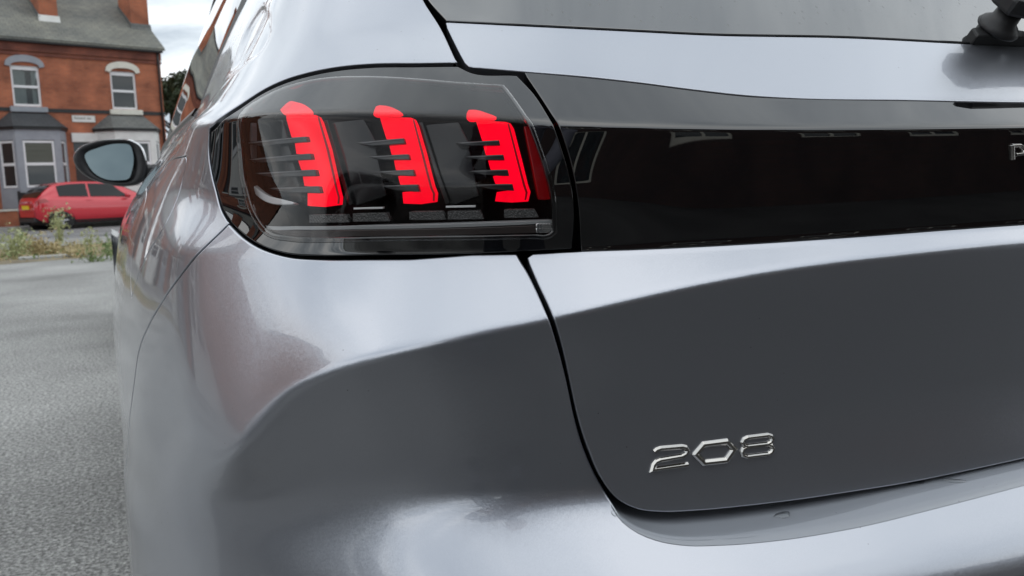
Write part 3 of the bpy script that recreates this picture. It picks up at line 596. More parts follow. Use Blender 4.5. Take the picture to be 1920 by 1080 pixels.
# ------------------------------------------------------------------ rear wiper
def wiper():
    s, z = hit(1858, 74, TT); p0 = Vector(P(s, z, TT)); n = Vector(Nrm(s, z, TT)); right = Vector((1, 0, 0)); upv = n.cross(right).normalized()*-1
    if upv.z < 0: upv = -upv
    w = empty('rear_wiper', parent=tail)
    m = MB(); B = lambda a, b, c: p0+right*a+upv*b+n*c
    def slab(mb, poly, c0, c1): mb.add([B(a, b, c0) for a, b in poly]+[B(a, b, c1) for a, b in poly], [tuple(range(len(poly)))[::-1], tuple(range(len(poly), 2*len(poly)))]+[(i, (i+1) % len(poly), (i+1) % len(poly)+len(poly), i+len(poly)) for i in range(len(poly))])
    slab(m, [(-.034, -.010), (-.030, .004), (-.020, .006), (-.012, .014), (.016, .014), (.03, .004), (.075, -.004), (.078, -.010)], -.002, .010); m.build('wiper_base', RUBBER, w, bevel=.002)
    m = MB(); m.lathe([(.0, .008), (.013, .008), (.0195, .010), (.0205, .0125), (.018, .0165), (.0125, .021), (.0115, .034), (.0, .034)], p0+upv*.002, n, 28); m.build('wiper_pivot_cap', PLASTIC, w, smooth=True)
    m = MB(); slab(m, [(-.019, -.012), (-.021, .012), (-.012, .024), (.08, .030), (.30, .024), (.36, .018), (.36, .008), (.30, .004), (.06, -.010), (.0, -.016)], .032, .050); m.build('wiper_arm', PLASTIC, w, bevel=.004)
    m = MB(); slab(m, [(.06, .012), (.38, .02), (.38, .026), (.06, .018)], .004, .03); m.build('wiper_blade', RUBBER, w)
wiper()
# ------------------------------------------------------------------ greenhouse, doors, roof, front
seal_in = [hit(*p, TB) for p in [(365, 213), (380, 166), (400, 112), (422, 62), (447, 2)]]
seal_in = seal_in+[(1.36, 1.22), (1.24, 1.31), (1.18, 1.365)]
belt = [(seal_in[0][0]+.01, seal_in[0][1]+.002), (1.9, .988), (2.6, .990), (3.22, .992)]
mir('window_seal', [seal_q[:-1]+[(1.08, 1.36)], [(1.08, 1.36), (1.17, 1.36)], [(s-.004, z) for s, z in seal_in[::-1]], [seal_in[0], seal_q[0]]], TB, RUBBER, car, off=.003, sp=(.02, .01), rim=False)
mir('side_window', [seal_in, [seal_in[-1], (1.9, 1.378), (2.55, 1.372), (2.8, 1.34)], [(2.8, 1.34), (3.22, .995)], belt[::-1]], TB, GLASS, car, off=.005, sp=(.02, .008), roll=.0012)
TRIM = mat('satin_window_trim', (.16, .165, .17), .3, .6)
strip('window_trim', belt, TB, TRIM, car, [(.008, .006), (-.002, .006), (-.003, -.004), (.004, -.006)], step=.02, mirror=True)
strip('roof_trim', [(1.16, 1.385), (1.9, 1.392), (2.55, 1.388), (2.85, 1.345), (3.26, .99)], TB, PLASTIC, car, [(.012, -.016), (-.003, -.016), (-.004, .004), (.006, .008)], step=.02, mirror=True)
mir('rear_door', [[(S_DOOR+.006, .30), (2.35, .28)], [(2.35, .28), (2.35, belt[2][1]-.006)], [(2.35, .984), (1.9, .982), (S_DOOR+.006, belt_z-.004)], [(S_DOOR+.006, belt_z-.004), (S_DOOR+.006, .30)]], TB, PAINT, car, sp=(.03, .008))
S_FW = 3.78
mir('front_door', [[(2.356, .28), (3.22, .28)], [(3.22, .28), (3.26, .984)], [(3.26, .984), (2.356, .984)], [(2.356, .984), (2.356, .28)]], TB, PAINT, car, sp=(.03, .008))
mir('front_wing', [[(3.226, .28), (3.42, .28)], arch(math.pi, 1.62, ARCH_S+2.5), [(ARCH_S+2.5+ARCH_R*math.cos(1.62), ARCH_Z+ARCH_R*math.sin(1.62)), (3.93, .66)], [(3.93, .66), (3.93, .78)], [(3.93, .78), (3.5, .95), (3.266, .984)], [(3.266, .984), (3.226, .28)]], TB, PAINT, car, sp=(.03, .008))
def cap(name, sz, crown, m, nose=0., mrow=10):
    V = []; F = []
    for s, z in sz:
        q = P(s, z, TB)
        for k in range(mrow+1):
            u = 1-2*k/mrow; V.append((-abs(q[0])*u, q[1]+nose*(1-u*u), q[2]+crown*(1-u*u)*min(1, abs(q[0])/.4)))
    for i in range(len(sz)-1):
        for k in range(mrow): F.append((i*(mrow+1)+k, i*(mrow+1)+k+1, (i+1)*(mrow+1)+k+1, (i+1)*(mrow+1)+k))
    return mesh_obj(name, V, F, m, car, True)
cap('roof', [(s, 1.386+.01*min(1, s)) for s in np.linspace(.02, 2.86, 60)], .045, PAINT)
cap('windscreen', [(2.86+.5*t, 1.396-.41*t) for t in np.linspace(0, 1, 12)], .06, GLASS, nose=.12)
cap('bonnet', [(3.36+.57*t, .986-.21*t*t) for t in np.linspace(0, 1, 12)], .05, PAINT, nose=.14)
cap('front_bumper', [(3.93, z) for z in np.linspace(.776, .22, 10)], .0, PAINT, nose=.2)
MB().box(-.74, .74, .14, 3.95, .17, .21).build('underbody', DARK, car)
MB().box(-.60, .60, .75, 3.0, .21, .80).build('cabin_interior', DARK, car)
TYRE = noise_mat('tyre_rubber', (.012, .012, .012), (.02, .02, .02), 40, 4, .8); ALLOY = mat('alloy_rim', (.5, .5, .52), .25, .9)
def wheel(parent, x, y, z, r, side, w=.19, parts=True):
    g = empty('wheel', parent=parent); m = MB()
    m.lathe([(r*.62, -w/2), (r*.93, -w/2), (r, -w*.36), (r, w*.36), (r*.93, w/2), (r*.62, w/2)], (x, y, z), (side, 0, 0), 36); m.build('tyre', TYRE, g, smooth=True)
    m = MB(); m.lathe([(r*.64, w*.42), (r*.60, w*.47), (r*.56, w*.30), (r*.2, w*.26), (r*.16, w*.36), (0, w*.38)], (x, y, z), (side, 0, 0), 30)
    for k in range(5):
        a = 2*math.pi*k/5; d = Vector((0, math.cos(a), math.sin(a))); e = Vector((0, -math.sin(a), math.cos(a))); c = Vector((x+side*w*.36, y, z)); sx = Vector((side*w*.08, 0, 0))
        m.add([c+d*r*.1-e*r*.1, c+d*r*.1+e*r*.1, c+d*r*.6+e*r*.06, c+d*r*.6-e*r*.06]+[v+sx for v in (c+d*r*.1-e*r*.1, c+d*r*.1+e*r*.1, c+d*r*.6+e*r*.06, c+d*r*.6-e*r*.06)], [(0, 3, 2, 1), (4, 5, 6, 7), (0, 1, 5, 4), (1, 2, 6, 5), (2, 3, 7, 6), (3, 0, 4, 7)])
    m.build('rim', ALLOY, g)
    MB().lathe([(r*.5, -w*.2), (0, -w*.2)], (x, y, z), (side, 0, 0), 20).build('brake_disc', DARK, g); return g
for y in (.76, 3.26):
    for sd in (-1, 1): wheel(car, sd*.70, y, .305, .305, sd)
# door mirror: outline measured in the plane across the car where it stands
def door_mirror(sign, parent):
    Y0 = 2.60; pl = lambda pts, Y: [on_plane(x, y, (0, Y, 0), (0, 1, 0)) for x, y in pts]
    oc = catmull([(140, 292), (150, 278), (175, 267), (213, 262), (244, 264), (262, 275), (271, 300), (272, 325), (262, 340), (235, 347), (200, 343), (170, 333), (150, 318), (141, 303)], 6, True)
    gc = catmull([(158, 290), (185, 276), (224, 269), (243, 272), (249, 287), (248, 318), (241, 335), (224, 338), (195, 335), (176, 324), (164, 308)], 6, True)
    o3 = np.array(pl(oc, Y0)); g3 = np.array(pl(gc, Y0)); c = o3.mean(0); X = lambda A: A*[1 if sign < 0 else -1, 1, 1]
    root = empty('door_mirror', parent=parent); n = len(o3)
    rings = [(1., 0.), (1.012, .002), (1.06, .022), (1.0, .06), (.9, .09), (.72, .115), (.4, .13), (.05, .134)]; V = []
    for k, d in rings: V += list(c+(o3-c)*[k, 1, k]+[0, d, 0])
    F = [(i*n+j, i*n+(j+1) % n, (i+1)*n+(j+1) % n, (i+1)*n+j) for i in range(len(rings)-1) for j in range(n)]
    V = np.array(V); lowk = [i for i, f in enumerate(F) if False]
    ztop = c[2]+.008-.10*(V[:, 0]-c[0]); tp = [f for f in F if min(f) >= n and all(V[i, 2] > ztop[i] for i in f)]; lo_ = [f for f in F if min(f) >= n and f not in set(tp)]
    mesh_obj('mirror_cap', X(V), tp, PAINT, root, True); mesh_obj('mirror_shell', X(V), lo_, PLASTIC, root, True)
    gm = g3.mean(0); ga = np.arctan2(g3[:, 2]-gm[2], g3[:, 0]-gm[0]); od = np.argsort(ga); oa = np.arctan2(o3[:, 2]-gm[2], o3[:, 0]-gm[0])
    gr = np.interp(oa, ga[od], np.hypot(g3[:, 0]-gm[0], g3[:, 2]-gm[2])[od], period=2*math.pi); gi = gm+np.stack([gr*np.cos(oa), 0*oa, gr*np.sin(oa)], 1)*.99
    V2 = np.vstack([gi+[0, .02, 0], gi*.55+o3*.45+[0, .004, 0], o3, V[n:2*n]])
    mesh_obj('mirror_housing', X(V2), [(i*n+j, (i+1)*n+j, (i+1)*n+(j+1) % n, i*n+(j+1) % n) for i in range(3) for j in range(n)], PLASTIC, root, True)
    gg = np.array(g3)+[0, .008, 0]; ng = len(gg); gc_ = gg.mean(0)
    gt = X(np.vstack([gg, [gc_]])); gt[:, 1] += (gt[:, 0]-gt[-1, 0])*(-.09 if sign < 0 else .09)+(gt[:, 2]-gt[-1, 2])*.16
    mesh_obj('mirror_glass', gt, [(j, (j+1) % ng, ng) for j in range(ng)], mat('mirror_glass', (.20, .245, .255), .02, 1.), root)
    a = X(np.array([c+[.03, .03, -.035]]))[0]; b = X(np.array([[-.80, Y0+.06, .955]]))[0]
    MB().tube([a, (a+b)/2+[0, 0, -.008], b], [.03, .026, .03], 10).build('mirror_arm', PLASTIC, root, smooth=True)
door_mirror(-1, car); door_mirror(1, car)
# ================================================================== the street
TV = np.array([.926, .378, 0.]); NV = np.array([.378, -.926, 0.]); FO = np.array([-.72, 38.06, 0.]); FROT = math.atan2(.378, .926)
ZR_ = -.20
def st(u, w, z=0.): return FO+TV*u+NV*w+np.array([0, 0, z])     # u along the street to the right, w metres in front of the house fronts
ASPH = mat('worn_asphalt', (.2, .2, .2), .92)
def asphalt(m, a, b, c, sc=1.):
    bsdf(m).inputs['Specular IOR Level'].default_value = .15
    co = ocoord(m); n1 = nd(m, 'ShaderNodeTexNoise', Scale=78.0*sc, Detail=6, Roughness=.72); lk(m, co, n1.inputs['Vector'])
    v = nd(m, 'ShaderNodeTexVoronoi', Scale=105.0*sc); lk(m, co, v.inputs['Vector'])
    n2 = nd(m, 'ShaderNodeTexNoise', Scale=.7, Detail=5); lk(m, co, n2.inputs['Vector'])
    r1 = ramp(m, n1.outputs['Fac'], [(.38, a), (.5, b), (.62, c)]); r2 = ramp(m, n2.outputs['Fac'], [(.3, (.66,)*3), (.5, (.95,)*3), (.7, (1.2,)*3)])
    mx = nd(m, 'ShaderNodeMixRGB', blend_type='MULTIPLY'); mx.inputs[0].default_value = 1; lk(m, r1, mx.inputs[1]); lk(m, r2, mx.inputs[2])
    r3 = ramp(m, v.outputs['Color'], [(.0, (.75,)*3), (1., (1.25,)*3)]); m2 = nd(m, 'ShaderNodeMixRGB', blend_type='MULTIPLY'); m2.inputs[0].default_value = .8; lk(m, mx.outputs[0], m2.inputs[1]); lk(m, r3, m2.inputs[2])
    lk(m, m2.outputs[0], bsdf(m).inputs['Base Color'])
    b_ = nd(m, 'ShaderNodeBump', Strength=.8, Distance=.006); ad = nd(m, 'ShaderNodeMath', operation='ADD'); lk(m, n1.outputs['Fac'], ad.inputs[0]); lk(m, v.outputs['Distance'], ad.inputs[1]); lk(m, ad.outputs[0], b_.inputs['Height']); lk(m, b_.outputs[0], bsdf(m).inputs['Normal'])
asphalt(ASPH, (.17, .17, .166), (.35, .35, .342), (.58, .58, .565))
ROADM = mat('road_asphalt', (.2, .2, .2), .9); asphalt(ROADM, (.17, .17, .17), (.23, .23, .235), (.30, .30, .30), .5)
def quad_strip(name, rows, m, seg=1, **kw):
    """rows: (w, z) across the street; u from -90 to 90"""
    us = np.linspace(-90, 90, seg+1); V = []; F = []
    for u in us:
        for w, z in rows: V.append(st(u, w, z))
    nr = len(rows)
    for i in range(seg):
        for k in range(nr-1): F.append((i*nr+k, (i+1)*nr+k, (i+1)*nr+k+1, i*nr+k+1)[::-1])
    return mesh_obj(name, V, F, m, None, kind='structure', **kw)
mesh_obj('terrain', [(-900, -900, -.32), (900, -900, -.32), (900, 900, -.32), (-900, 900, -.32)], [(0, 1, 2, 3)], noise_mat('far_ground', (.07, .08, .05), (.10, .11, .07), .2, 5, .95), kind='structure')
SOIL = noise_mat('dry_verge_soil', (.16, .13, .085), (.28, .24, .16), 3, 8, .95, .6, 30)
PAVE = noise_mat('pavement_grey', (.22, .22, .215), (.30, .30, .29), 2, 8, .9, .2, 40)
quad_strip('parking_ground', [(21.9, 0), (22.4, .0), (90, .0)], ASPH, 30)
SHADEGND = mat('shade_toned_tarmac', (.05, .05, .05), .9); asphalt(SHADEGND, (.04, .039, .038), (.07, .068, .066), (.105, .102, .099), 4.)
def shade_fade(m):   # shade put into the ground colour, graded lighter forwards and to the left
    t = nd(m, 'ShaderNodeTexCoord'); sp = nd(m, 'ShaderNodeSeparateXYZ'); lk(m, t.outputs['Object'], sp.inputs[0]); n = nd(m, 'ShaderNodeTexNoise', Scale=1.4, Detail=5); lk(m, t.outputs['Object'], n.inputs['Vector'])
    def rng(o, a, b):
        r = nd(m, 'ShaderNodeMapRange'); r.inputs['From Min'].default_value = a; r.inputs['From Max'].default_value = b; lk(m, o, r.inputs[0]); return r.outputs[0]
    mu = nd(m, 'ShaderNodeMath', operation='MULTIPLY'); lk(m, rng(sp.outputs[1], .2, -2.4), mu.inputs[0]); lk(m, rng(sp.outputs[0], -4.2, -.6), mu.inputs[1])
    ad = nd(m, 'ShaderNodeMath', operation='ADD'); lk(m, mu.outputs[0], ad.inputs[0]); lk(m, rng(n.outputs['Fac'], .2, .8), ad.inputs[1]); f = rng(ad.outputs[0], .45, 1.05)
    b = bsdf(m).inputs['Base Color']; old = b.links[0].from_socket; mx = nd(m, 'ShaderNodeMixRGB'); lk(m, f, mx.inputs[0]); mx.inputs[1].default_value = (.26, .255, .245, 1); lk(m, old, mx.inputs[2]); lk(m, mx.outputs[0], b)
shade_fade(SHADEGND)
mesh_obj('added_dark_ground', [(-8, -30, .004), (30, -30, .004), (30, .55, .004), (-8, .55, .004)], [(0, 1, 2, 3)], SHADEGND, kind='structure')  # unseen ground added behind the camera, coloured dark to deepen the car's reflections
quad_strip('verge', [(16.4, -.12), (18, -.10), (20, -.04), (21.92, .012), (22.3, .004), (22.5, -.03)], SOIL, 60)
quad_strip('footpath', [(13.56, -.104), (16.42, -.10)], PAVE)
quad_strip('kerb', [(13.4, -.22), (13.4, -.10), (13.58, -.10), (13.58, -.13)], noise_mat('kerb_stone', (.34, .34, .33), (.42, .42, .40), 5, 5, .85))
quad_strip('road', [(1.9, ZR_), (13.42, ZR_)], ROADM)
quad_strip('far_kerb', [(1.74, -.10), (1.74, -.075), (1.92, -.075), (1.92, -.22)], bpy.data.materials['kerb_stone'])
quad_strip('far_pavement', [(.75, -.08), (1.76, -.08)], PAVE)
quad_strip('front_yard', [(-.2, -.07), (.77, -.075)], noise_mat('yard_paving', (.16, .155, .15), (.24, .23, .22), 4, 6, .9))
# ------------------------------------------------------------------ brick house
def brick_mat(name, c1, c2, mortar):
    m = mat(name, c1, .9); t = nd(m, 'ShaderNodeTexCoord'); sep = nd(m, 'ShaderNodeSeparateXYZ'); lk(m, t.outputs['Object'], sep.inputs[0])
    ad = nd(m, 'ShaderNodeMath', operation='ADD'); lk(m, sep.outputs[0], ad.inputs[0]); lk(m, sep.outputs[1], ad.inputs[1])
    cm = nd(m, 'ShaderNodeCombineXYZ'); lk(m, ad.outputs[0], cm.inputs[0]); lk(m, sep.outputs[2], cm.inputs[1])
    b = nd(m, 'ShaderNodeTexBrick', Scale=1.0); b.inputs['Brick Width'].default_value = .225; b.inputs['Row Height'].default_value = .075; b.inputs['Mortar Size'].default_value = .006
    b.inputs['Color1'].default_value = (*c1, 1); b.inputs['Color2'].default_value = (*c2, 1); b.inputs['Mortar'].default_value = (*mortar, 1); lk(m, cm.outputs[0], b.inputs['Vector'])
    n = nd(m, 'ShaderNodeTexNoise', Scale=1.3, Detail=6); lk(m, t.outputs['Object'], n.inputs['Vector']); r = ramp(m, n.outputs['Fac'], [(.25, (.45, .43, .44)), (.5, (.95, .93, .92)), (.75, (1.35, 1.28, 1.2))])
    mx = nd(m, 'ShaderNodeMixRGB', blend_type='MULTIPLY'); mx.inputs[0].default_value = 1; lk(m, b.outputs['Color'], mx.inputs[1]); lk(m, r, mx.inputs[2]); lk(m, mx.outputs[0], bsdf(m).inputs['Base Color'])
    bu = nd(m, 'ShaderNodeBump', Strength=.5, Distance=.01); lk(m, b.outputs['Fac'], bu.inputs['Height']); bu.invert = True; lk(m, bu.outputs[0], bsdf(m).inputs['Normal']); return m
BRICK = brick_mat('red_brick', (.42, .14, .072), (.34, .11, .06), (.28, .16, .11))
BRICKD = brick_mat('dark_brick', (.22, .07, .045), (.17, .055, .04), (.12, .07, .05))
def slate_mat(name, c1, c2, ang):
    m = mat(name, c1, .7); t = nd(m, 'ShaderNodeTexCoord'); b = nd(m, 'ShaderNodeTexBrick', Scale=1.0); b.inputs['Brick Width'].default_value = .3; b.inputs['Row Height'].default_value = .16; b.inputs['Mortar Size'].default_value = .012
    mp = nd(m, 'ShaderNodeMapping'); mp.inputs['Rotation'].default_value = (ang, 0, 0); lk(m, t.outputs['Object'], mp.inputs[0]); lk(m, mp.outputs[0], b.inputs['Vector'])
    b.inputs['Color1'].default_value = (*c1, 1); b.inputs['Color2'].default_value = (*c2, 1); b.inputs['Mortar'].default_value = (*[x*.5 for x in c1], 1)
    n = nd(m, 'ShaderNodeTexNoise', Scale=.9, Detail=8, Roughness=.7); lk(m, t.outputs['Object'], n.inputs['Vector']); r = ramp(m, n.outputs['Fac'], [(.3, (.6, .62, .62)), (.7, (1.35, 1.33, 1.2))])
    mx = nd(m, 'ShaderNodeMixRGB', blend_type='MULTIPLY'); mx.inputs[0].default_value = 1; lk(m, b.outputs['Color'], mx.inputs[1]); lk(m, r, mx.inputs[2]); lk(m, mx.outputs[0], bsdf(m).inputs['Base Color']); return m
SLATE = slate_mat('weathered_slate', (.20, .20, .185), (.16, .165, .16), -R(40))
SLATED = slate_mat('dark_slate', (.055, .06, .07), (.045, .048, .058), -R(35)); SLATEG = slate_mat('grey_slate', (.15, .155, .16), (.12, .125, .13), -R(35))
WHITE = mat('white_window_frame', (.78, .78, .80), .4); CREAM = noise_mat('cream_stone', (.62, .60, .53), (.70, .68, .60), 5, 4, .8); GREYP = noise_mat('grey_masonry_paint', (.27, .285, .32), (.31, .325, .36), 4, 5, .7)
WHITEP = noise_mat('white_masonry_paint', (.66, .66, .64), (.74, .74, .72), 4, 5, .7); PANE = mat('window_pane', (.02, .026, .028), .03, ior=1.6); CURT = noise_mat('net_curtain', (.42, .43, .42), (.55, .55, .54), 8, 4, .9, stretch=(12, 1, .6))
BLIND = noise_mat('slatted_blind', (.08, .085, .07), (.12, .125, .105), 4, 2, .8, stretch=(.2, .2, 30)); BLACKW = mat('black_painted_wood', (.012, .012, .013), .45)
def sash(parent, x0, x1, z0, z1, y, mid, arch_h=0., curtain=None, name='window'):
    """window with outer frame, middle rail and two panes; y: plane of the frame's front"""
    f = MB(); t = .075
    w = empty(name, parent=parent)
    f.box(x0, x0+t, y, y+.1, z0, z1); f.box(x1-t, x1, y, y+.1, z0, z1); f.box(x0+t, x1-t, y, y+.1, z0, z0+t*1.15); f.box(x0+t, x1-t, y, y+.1, z1-t, z1); f.box(x0+t, x1-t, y-.01, y+.09, mid-.045, mid+.045)
    if arch_h:
        n = 10; xc = (x0+x1)/2; hw = (x1-x0)/2
        arc = [(xc+hw*math.cos(a), z1+arch_h*math.sin(a)) for a in np.linspace(0, math.pi, n)]; f.prism(arc, 1, y+.004, y+.09)
    f.build('frame', WHITE, w)
    for (a, b) in ((z0+t*1.15, mid-.045), (mid+.045, z1-t)): MB().box(x0+t, x1-t, y+.05, y+.06, a, b).build('pane', PANE if curtain is None else lens_pane, w)
    if curtain is not None:
        MB().box(x0+t, x1-t, y+.4, y+.41, z0, z1).build('dark_room', BLACKW, w)
        for (a, b, m) in curtain: MB().box(x0+t+(x1-x0-2*t)*a, x0+t+(x1-x0-2*t)*b, y+.15, y+.17, z0+t, z1-t).build('curtain', m, w)
    return w
lens_pane = lens_mat('clear_window_pane', (.8, .84, .84), 1.5)
DOORM = mat('dark_front_door', (.03, .02, .02), .4)
def house(base, rz, label, detailed=True, flip=False, group=None):
    h = empty('terraced_house', base, rz, label=label, cat='house', group=group); L = -12.3; Hh = 6.35
    # front wall with openings cut out as pieces between them
    ups = [(-5.53, -4.57), (-2.03, -1.05)]; ups = ups+[(-7.35, -6.39), (-10.85, -9.9)]; ups.sort()
    def wallrow(z0, z1, cuts, nm='front_wall'):
        x = L; m = MB()
        for a, b in cuts+[(0., 0.)]:
            if a-x > .01: m.box(x, a, 0, .3, z0, z1)
            x = b
        return m
    m = MB(); x = L
    for a, b in ups+[(0, 0)]:
        if a-x > .01: m.box(x, a, 0, .3, 4.3, 5.78)
        x = b
    doors = [(-3.62, -2.72), (-8.9, -8.0)]; 
    m.box(L, 0, 0, .3, 5.78, Hh); m.box(L, 0, 0, .3, 3.3, 4.3); x = L
    for a, b in sorted(doors)+[(0, 0)]:
        m.box(x, a, 0, .3, -.3, 3.3) if a-x > .01 else None; x = b
    m.build('front_wall', BRICK, h)
    MB().box(L, L+.3, .302, 8.5, -.3, Hh).build('side_wall', BRICK, h); MB().box(-.3, 0, .302, 8.5, -.3, Hh).build('side_wall', BRICK, h); MB().box(L+.302, -.302, 8.2, 8.5, -.3, Hh).build('back_wall', BRICK, h)
    for x in (L, -.3):
        MB().prism([(.05, Hh), (8.45, Hh), (4.25, Hh+3.45)], 0, x+.002, x+.298).build('gable', BRICK, h)
    MB().box(L+.31, -.31, .6, 8.1, -.1, 3.0).build('dark_rooms', BLACKW, h)
    MB().box(L-.02, .03, -.06, 0, 6.30, 6.62).build('dentil_course', BRICKD, h); MB().box(L-.02, .03, -.05, -.001, 6.16, 6.26).build('string_course', BRICKD, h)
    MB().box(L, 0, -.03, -.001, 4.10, 4.24).build('string_course', BLACKW if detailed else BRICKD, h)
    MB().box(L-.05, .08, -.20, -.062, 6.60, 6.72).build('gutter', BLACKW, h, bevel=.02)
    # pitched roof, two slopes with thickness
    for k, pr in enumerate(([(-.22, 6.68), (4.25, 10.02), (4.25, 10.12), (-.22, 6.78)], [(8.7, 6.68), (8.7, 6.78), (4.25, 10.12), (4.25, 10.02)])):
        MB().prism(pr, 0, L-.12, .15).build('roof_slope', SLATE, h)
    MB().box(L-.12, .15, 4.13, 4.37, 10.03, 10.17).build('ridge_tiles', SLATED, h)
    for (x0, x1, y0, y1, zb) in ((-.62, .10, 1.05, 2.3, 7.0), (-4.07, -3.42, 1.0, 2.3, 7.0), (-9.0, -8.3, 1.0, 2.3, 7.0), (L-.04, L+.6, 1.05, 2.3, 7.0)):
        c = MB().box(x0, x1, y0, y1, zb, 11.3).build('chimney', BRICK, h); MB().box(x0-.06, x1+.06, y0-.06, y1+.06, 11.3, 11.5).build('chimney_cap', BRICKD, c)
        for k in range(3):
            MB().lathe([(.12, 0), (.13, .1), (.10, .4), (.12, .45), (.09, .45)], ((x0+x1)/2, y0+.2+k*.36, 11.5), (0, 0, 1), 12).build('chimney_pot', BRICKD, c)
        zf = lambda yy: 6.75+(yy+.22)*.7472
        MB().prism([(y0-.10, zf(y0-.1)+.02), (y0+.02, zf(y0)+.02), (y0+.02, zf(y0)+.22), (y0-.03, zf(y0)+.2)], 0, x0-.05, x1+.05).build('lead_flashing', WHITEP if x0 == -4.07 else SLATEG, c)
        MB().prism([(y0-.05, zf(y0)), (y1+.0, zf(y1)), (y1, zf(y1)+.16), (y0-.05, zf(y0)+.16)], 0, x0-.03, x0-.002).build('lead_flashing', SLATEG, c)
    # upper windows with arched heads
    for i, (a, b) in enumerate(ups):
        first = (a, b) == (-5.53, -4.57); gp = a < -3.2 and a > -8
        cur = [(0, .54, CURT), (.80, 1, CURT)] if first else ([(0, 1, CURT)] if not detailed else None)
        if detailed and not first and a > -3: cur = None
        sash(h, a, b, 4.30, 5.70, .06, 5.02, .17, cur)
        if (a, b) == (-2.03, -1.05): MB().box(a+.09, b-.09, .115, .14, 4.36, 4.93).build('net_curtain', CURT, h)
        xc = (a+b)/2; hw = .66; arc = [(xc+hw*math.cos(t), 5.72+.24*math.sin(t)*1.0+.06) for t in np.linspace(.0, math.pi, 12)]; inn = [(xc+(hw-.2)*math.cos(t), 5.70+.17*math.sin(t)) for t in np.linspace(math.pi, 0, 12)]
        mm = MB(); n = 12; o_ = [(xc+hw*math.cos(t), 5.76+.40*math.sin(t)**.8) for t in np.linspace(0, math.pi, n)]; i_ = [(xc+.49*math.cos(t), 5.72+.19*math.sin(t)**.8) for t in np.linspace(0, math.pi, n)]
        for k in range(n-1): mm.prism([o_[k], o_[k+1], i_[k+1], i_[k]], 1, -.08, .02)
        mm.build('window_head', GREYP if gp else CREAM, h)
        MB().box(xc-.63, xc+.63, -.14, .06, 4.08, 4.28).build('window_sill', GREYP if gp else CREAM, h, bevel=.02)
    # bays
    def bay(xc, wallm, roofm, hw, nm, blind):
        g = empty('bay_window', parent=h); q = [(xc-hw, 0), (xc-hw*.62, -.8), (xc+hw*.62, -.8), (xc+hw, 0)]
        ins = .12; faces = [(q[0], q[1]), (q[1], q[2]), (q[2], q[3])]
        MB().prism(q, 2, -.25, 1.28).build('bay_wall', wallm, g)
        MB().prism(q, 2, 3.02, 3.40).build('bay_head', wallm, g); MB().prism([(xc-hw-.07, .0), (xc-hw*.62-.05, -.87), (xc+hw*.62+.05, -.87), (xc+hw+.07, 0)], 2, 3.402, 3.50).build('bay_gutter', BLACKW, g)
        MB().prism([(x*1., y) for x, y in [(xc-hw+.02, .0), (xc-hw*.62+.02, -.7), (xc+hw*.62-.02, -.7), (xc+hw-.02, 0)]], 2, 1.29, 1.30).build('bay_floor', BLACKW, g)
        for i, (a, b) in enumerate(faces):
            A = Vector((*a, 0)); B = Vector((*b, 0)); d = B-A; ln = d.length; e = empty('bay_light', (a[0], a[1], 0), math.atan2(d.y, d.x), parent=g)
            pm = .22 if i == 1 else .13
            for (x0, x1) in ((.002, pm), (ln-pm, ln-.002)):
                ob = MB().box(x0, x1, .0, .14, 1.28, 3.02).build('bay_pillar', wallm, g); ob.location = e.location; ob.rotation_euler = e.rotation_euler
            f = MB(); t = .07; x0, x1 = pm, ln-pm
            f.box(x0, x0+t, .03, .11, 1.3, 3.0); f.box(x1-t, x1, .03, .11, 1.3, 3.0); f.box(x0+t, x1-t, .03, .11, 1.3, 1.38); f.box(x0+t, x1-t, .03, .11, 2.92, 3.0); f.box(x0+t, x1-t, .02, .11, 2.10, 2.20)
            f.build('frame', WHITE, e)
            for zz in ((1.38, 2.10), (2.20, 2.92)): MB().box(x0+t, x1-t, .06, .07, *zz).build('pane', PANE, e)
            if blind and i == 1: MB().box(x0+t, x1-t, .045, .055, 2.22, 2.90).build('slatted_blind', BLIND, e)
        top = [(xc-hw*.55, 0), (xc-hw*.5, -.06), (xc+hw*.5, -.06), (xc+hw*.55, 0)]; bt_ = [(xc-hw-.12, 0), (xc-hw*.62-.08, -.92), (xc+hw*.62+.08, -.92), (xc+hw+.12, 0)]
        MB().add([(*p, 3.5) for p in bt_]+[(*p, 4.06) for p in top], [(0, 1, 5, 4), (1, 2, 6, 5), (2, 3, 7, 6), (4, 5, 6, 7), (3, 2, 1, 0)]).build('bay_roof', roofm, g)
        return g
    bay(-5.05, GREYP, SLATED, 1.2, 'left', True); bay(-1.55, WHITEP, SLATEG, 1.25, 'right', False)
    bay(-10.4, WHITEP, SLATEG, 1.2, 'a', False); bay(-6.87-.0, WHITEP, SLATED, .6, 'b', False) if False else None
    for a, b in doors:
        MB().box(a-.05, b+.05, -.10, .05, 3.0, 3.34).build('door_lintel', WHITEP, h); d = MB().box(a+.06, b-.06, .2, .26, -.1, 2.5).build('front_door', DOORM, h); MB().box(a+.06, b-.06, .21, .24, 2.52, 3.0).build('fanlight', PANE, h)
        MB().box(b-.2, b-.17, .17, .2, 1.0, 1.1).build('door_handle', CHROME, d)
    return h
H1 = house(st(0, 0, 0), FROT, 'red brick terraced house with grey and white bays and slate roof across the road')
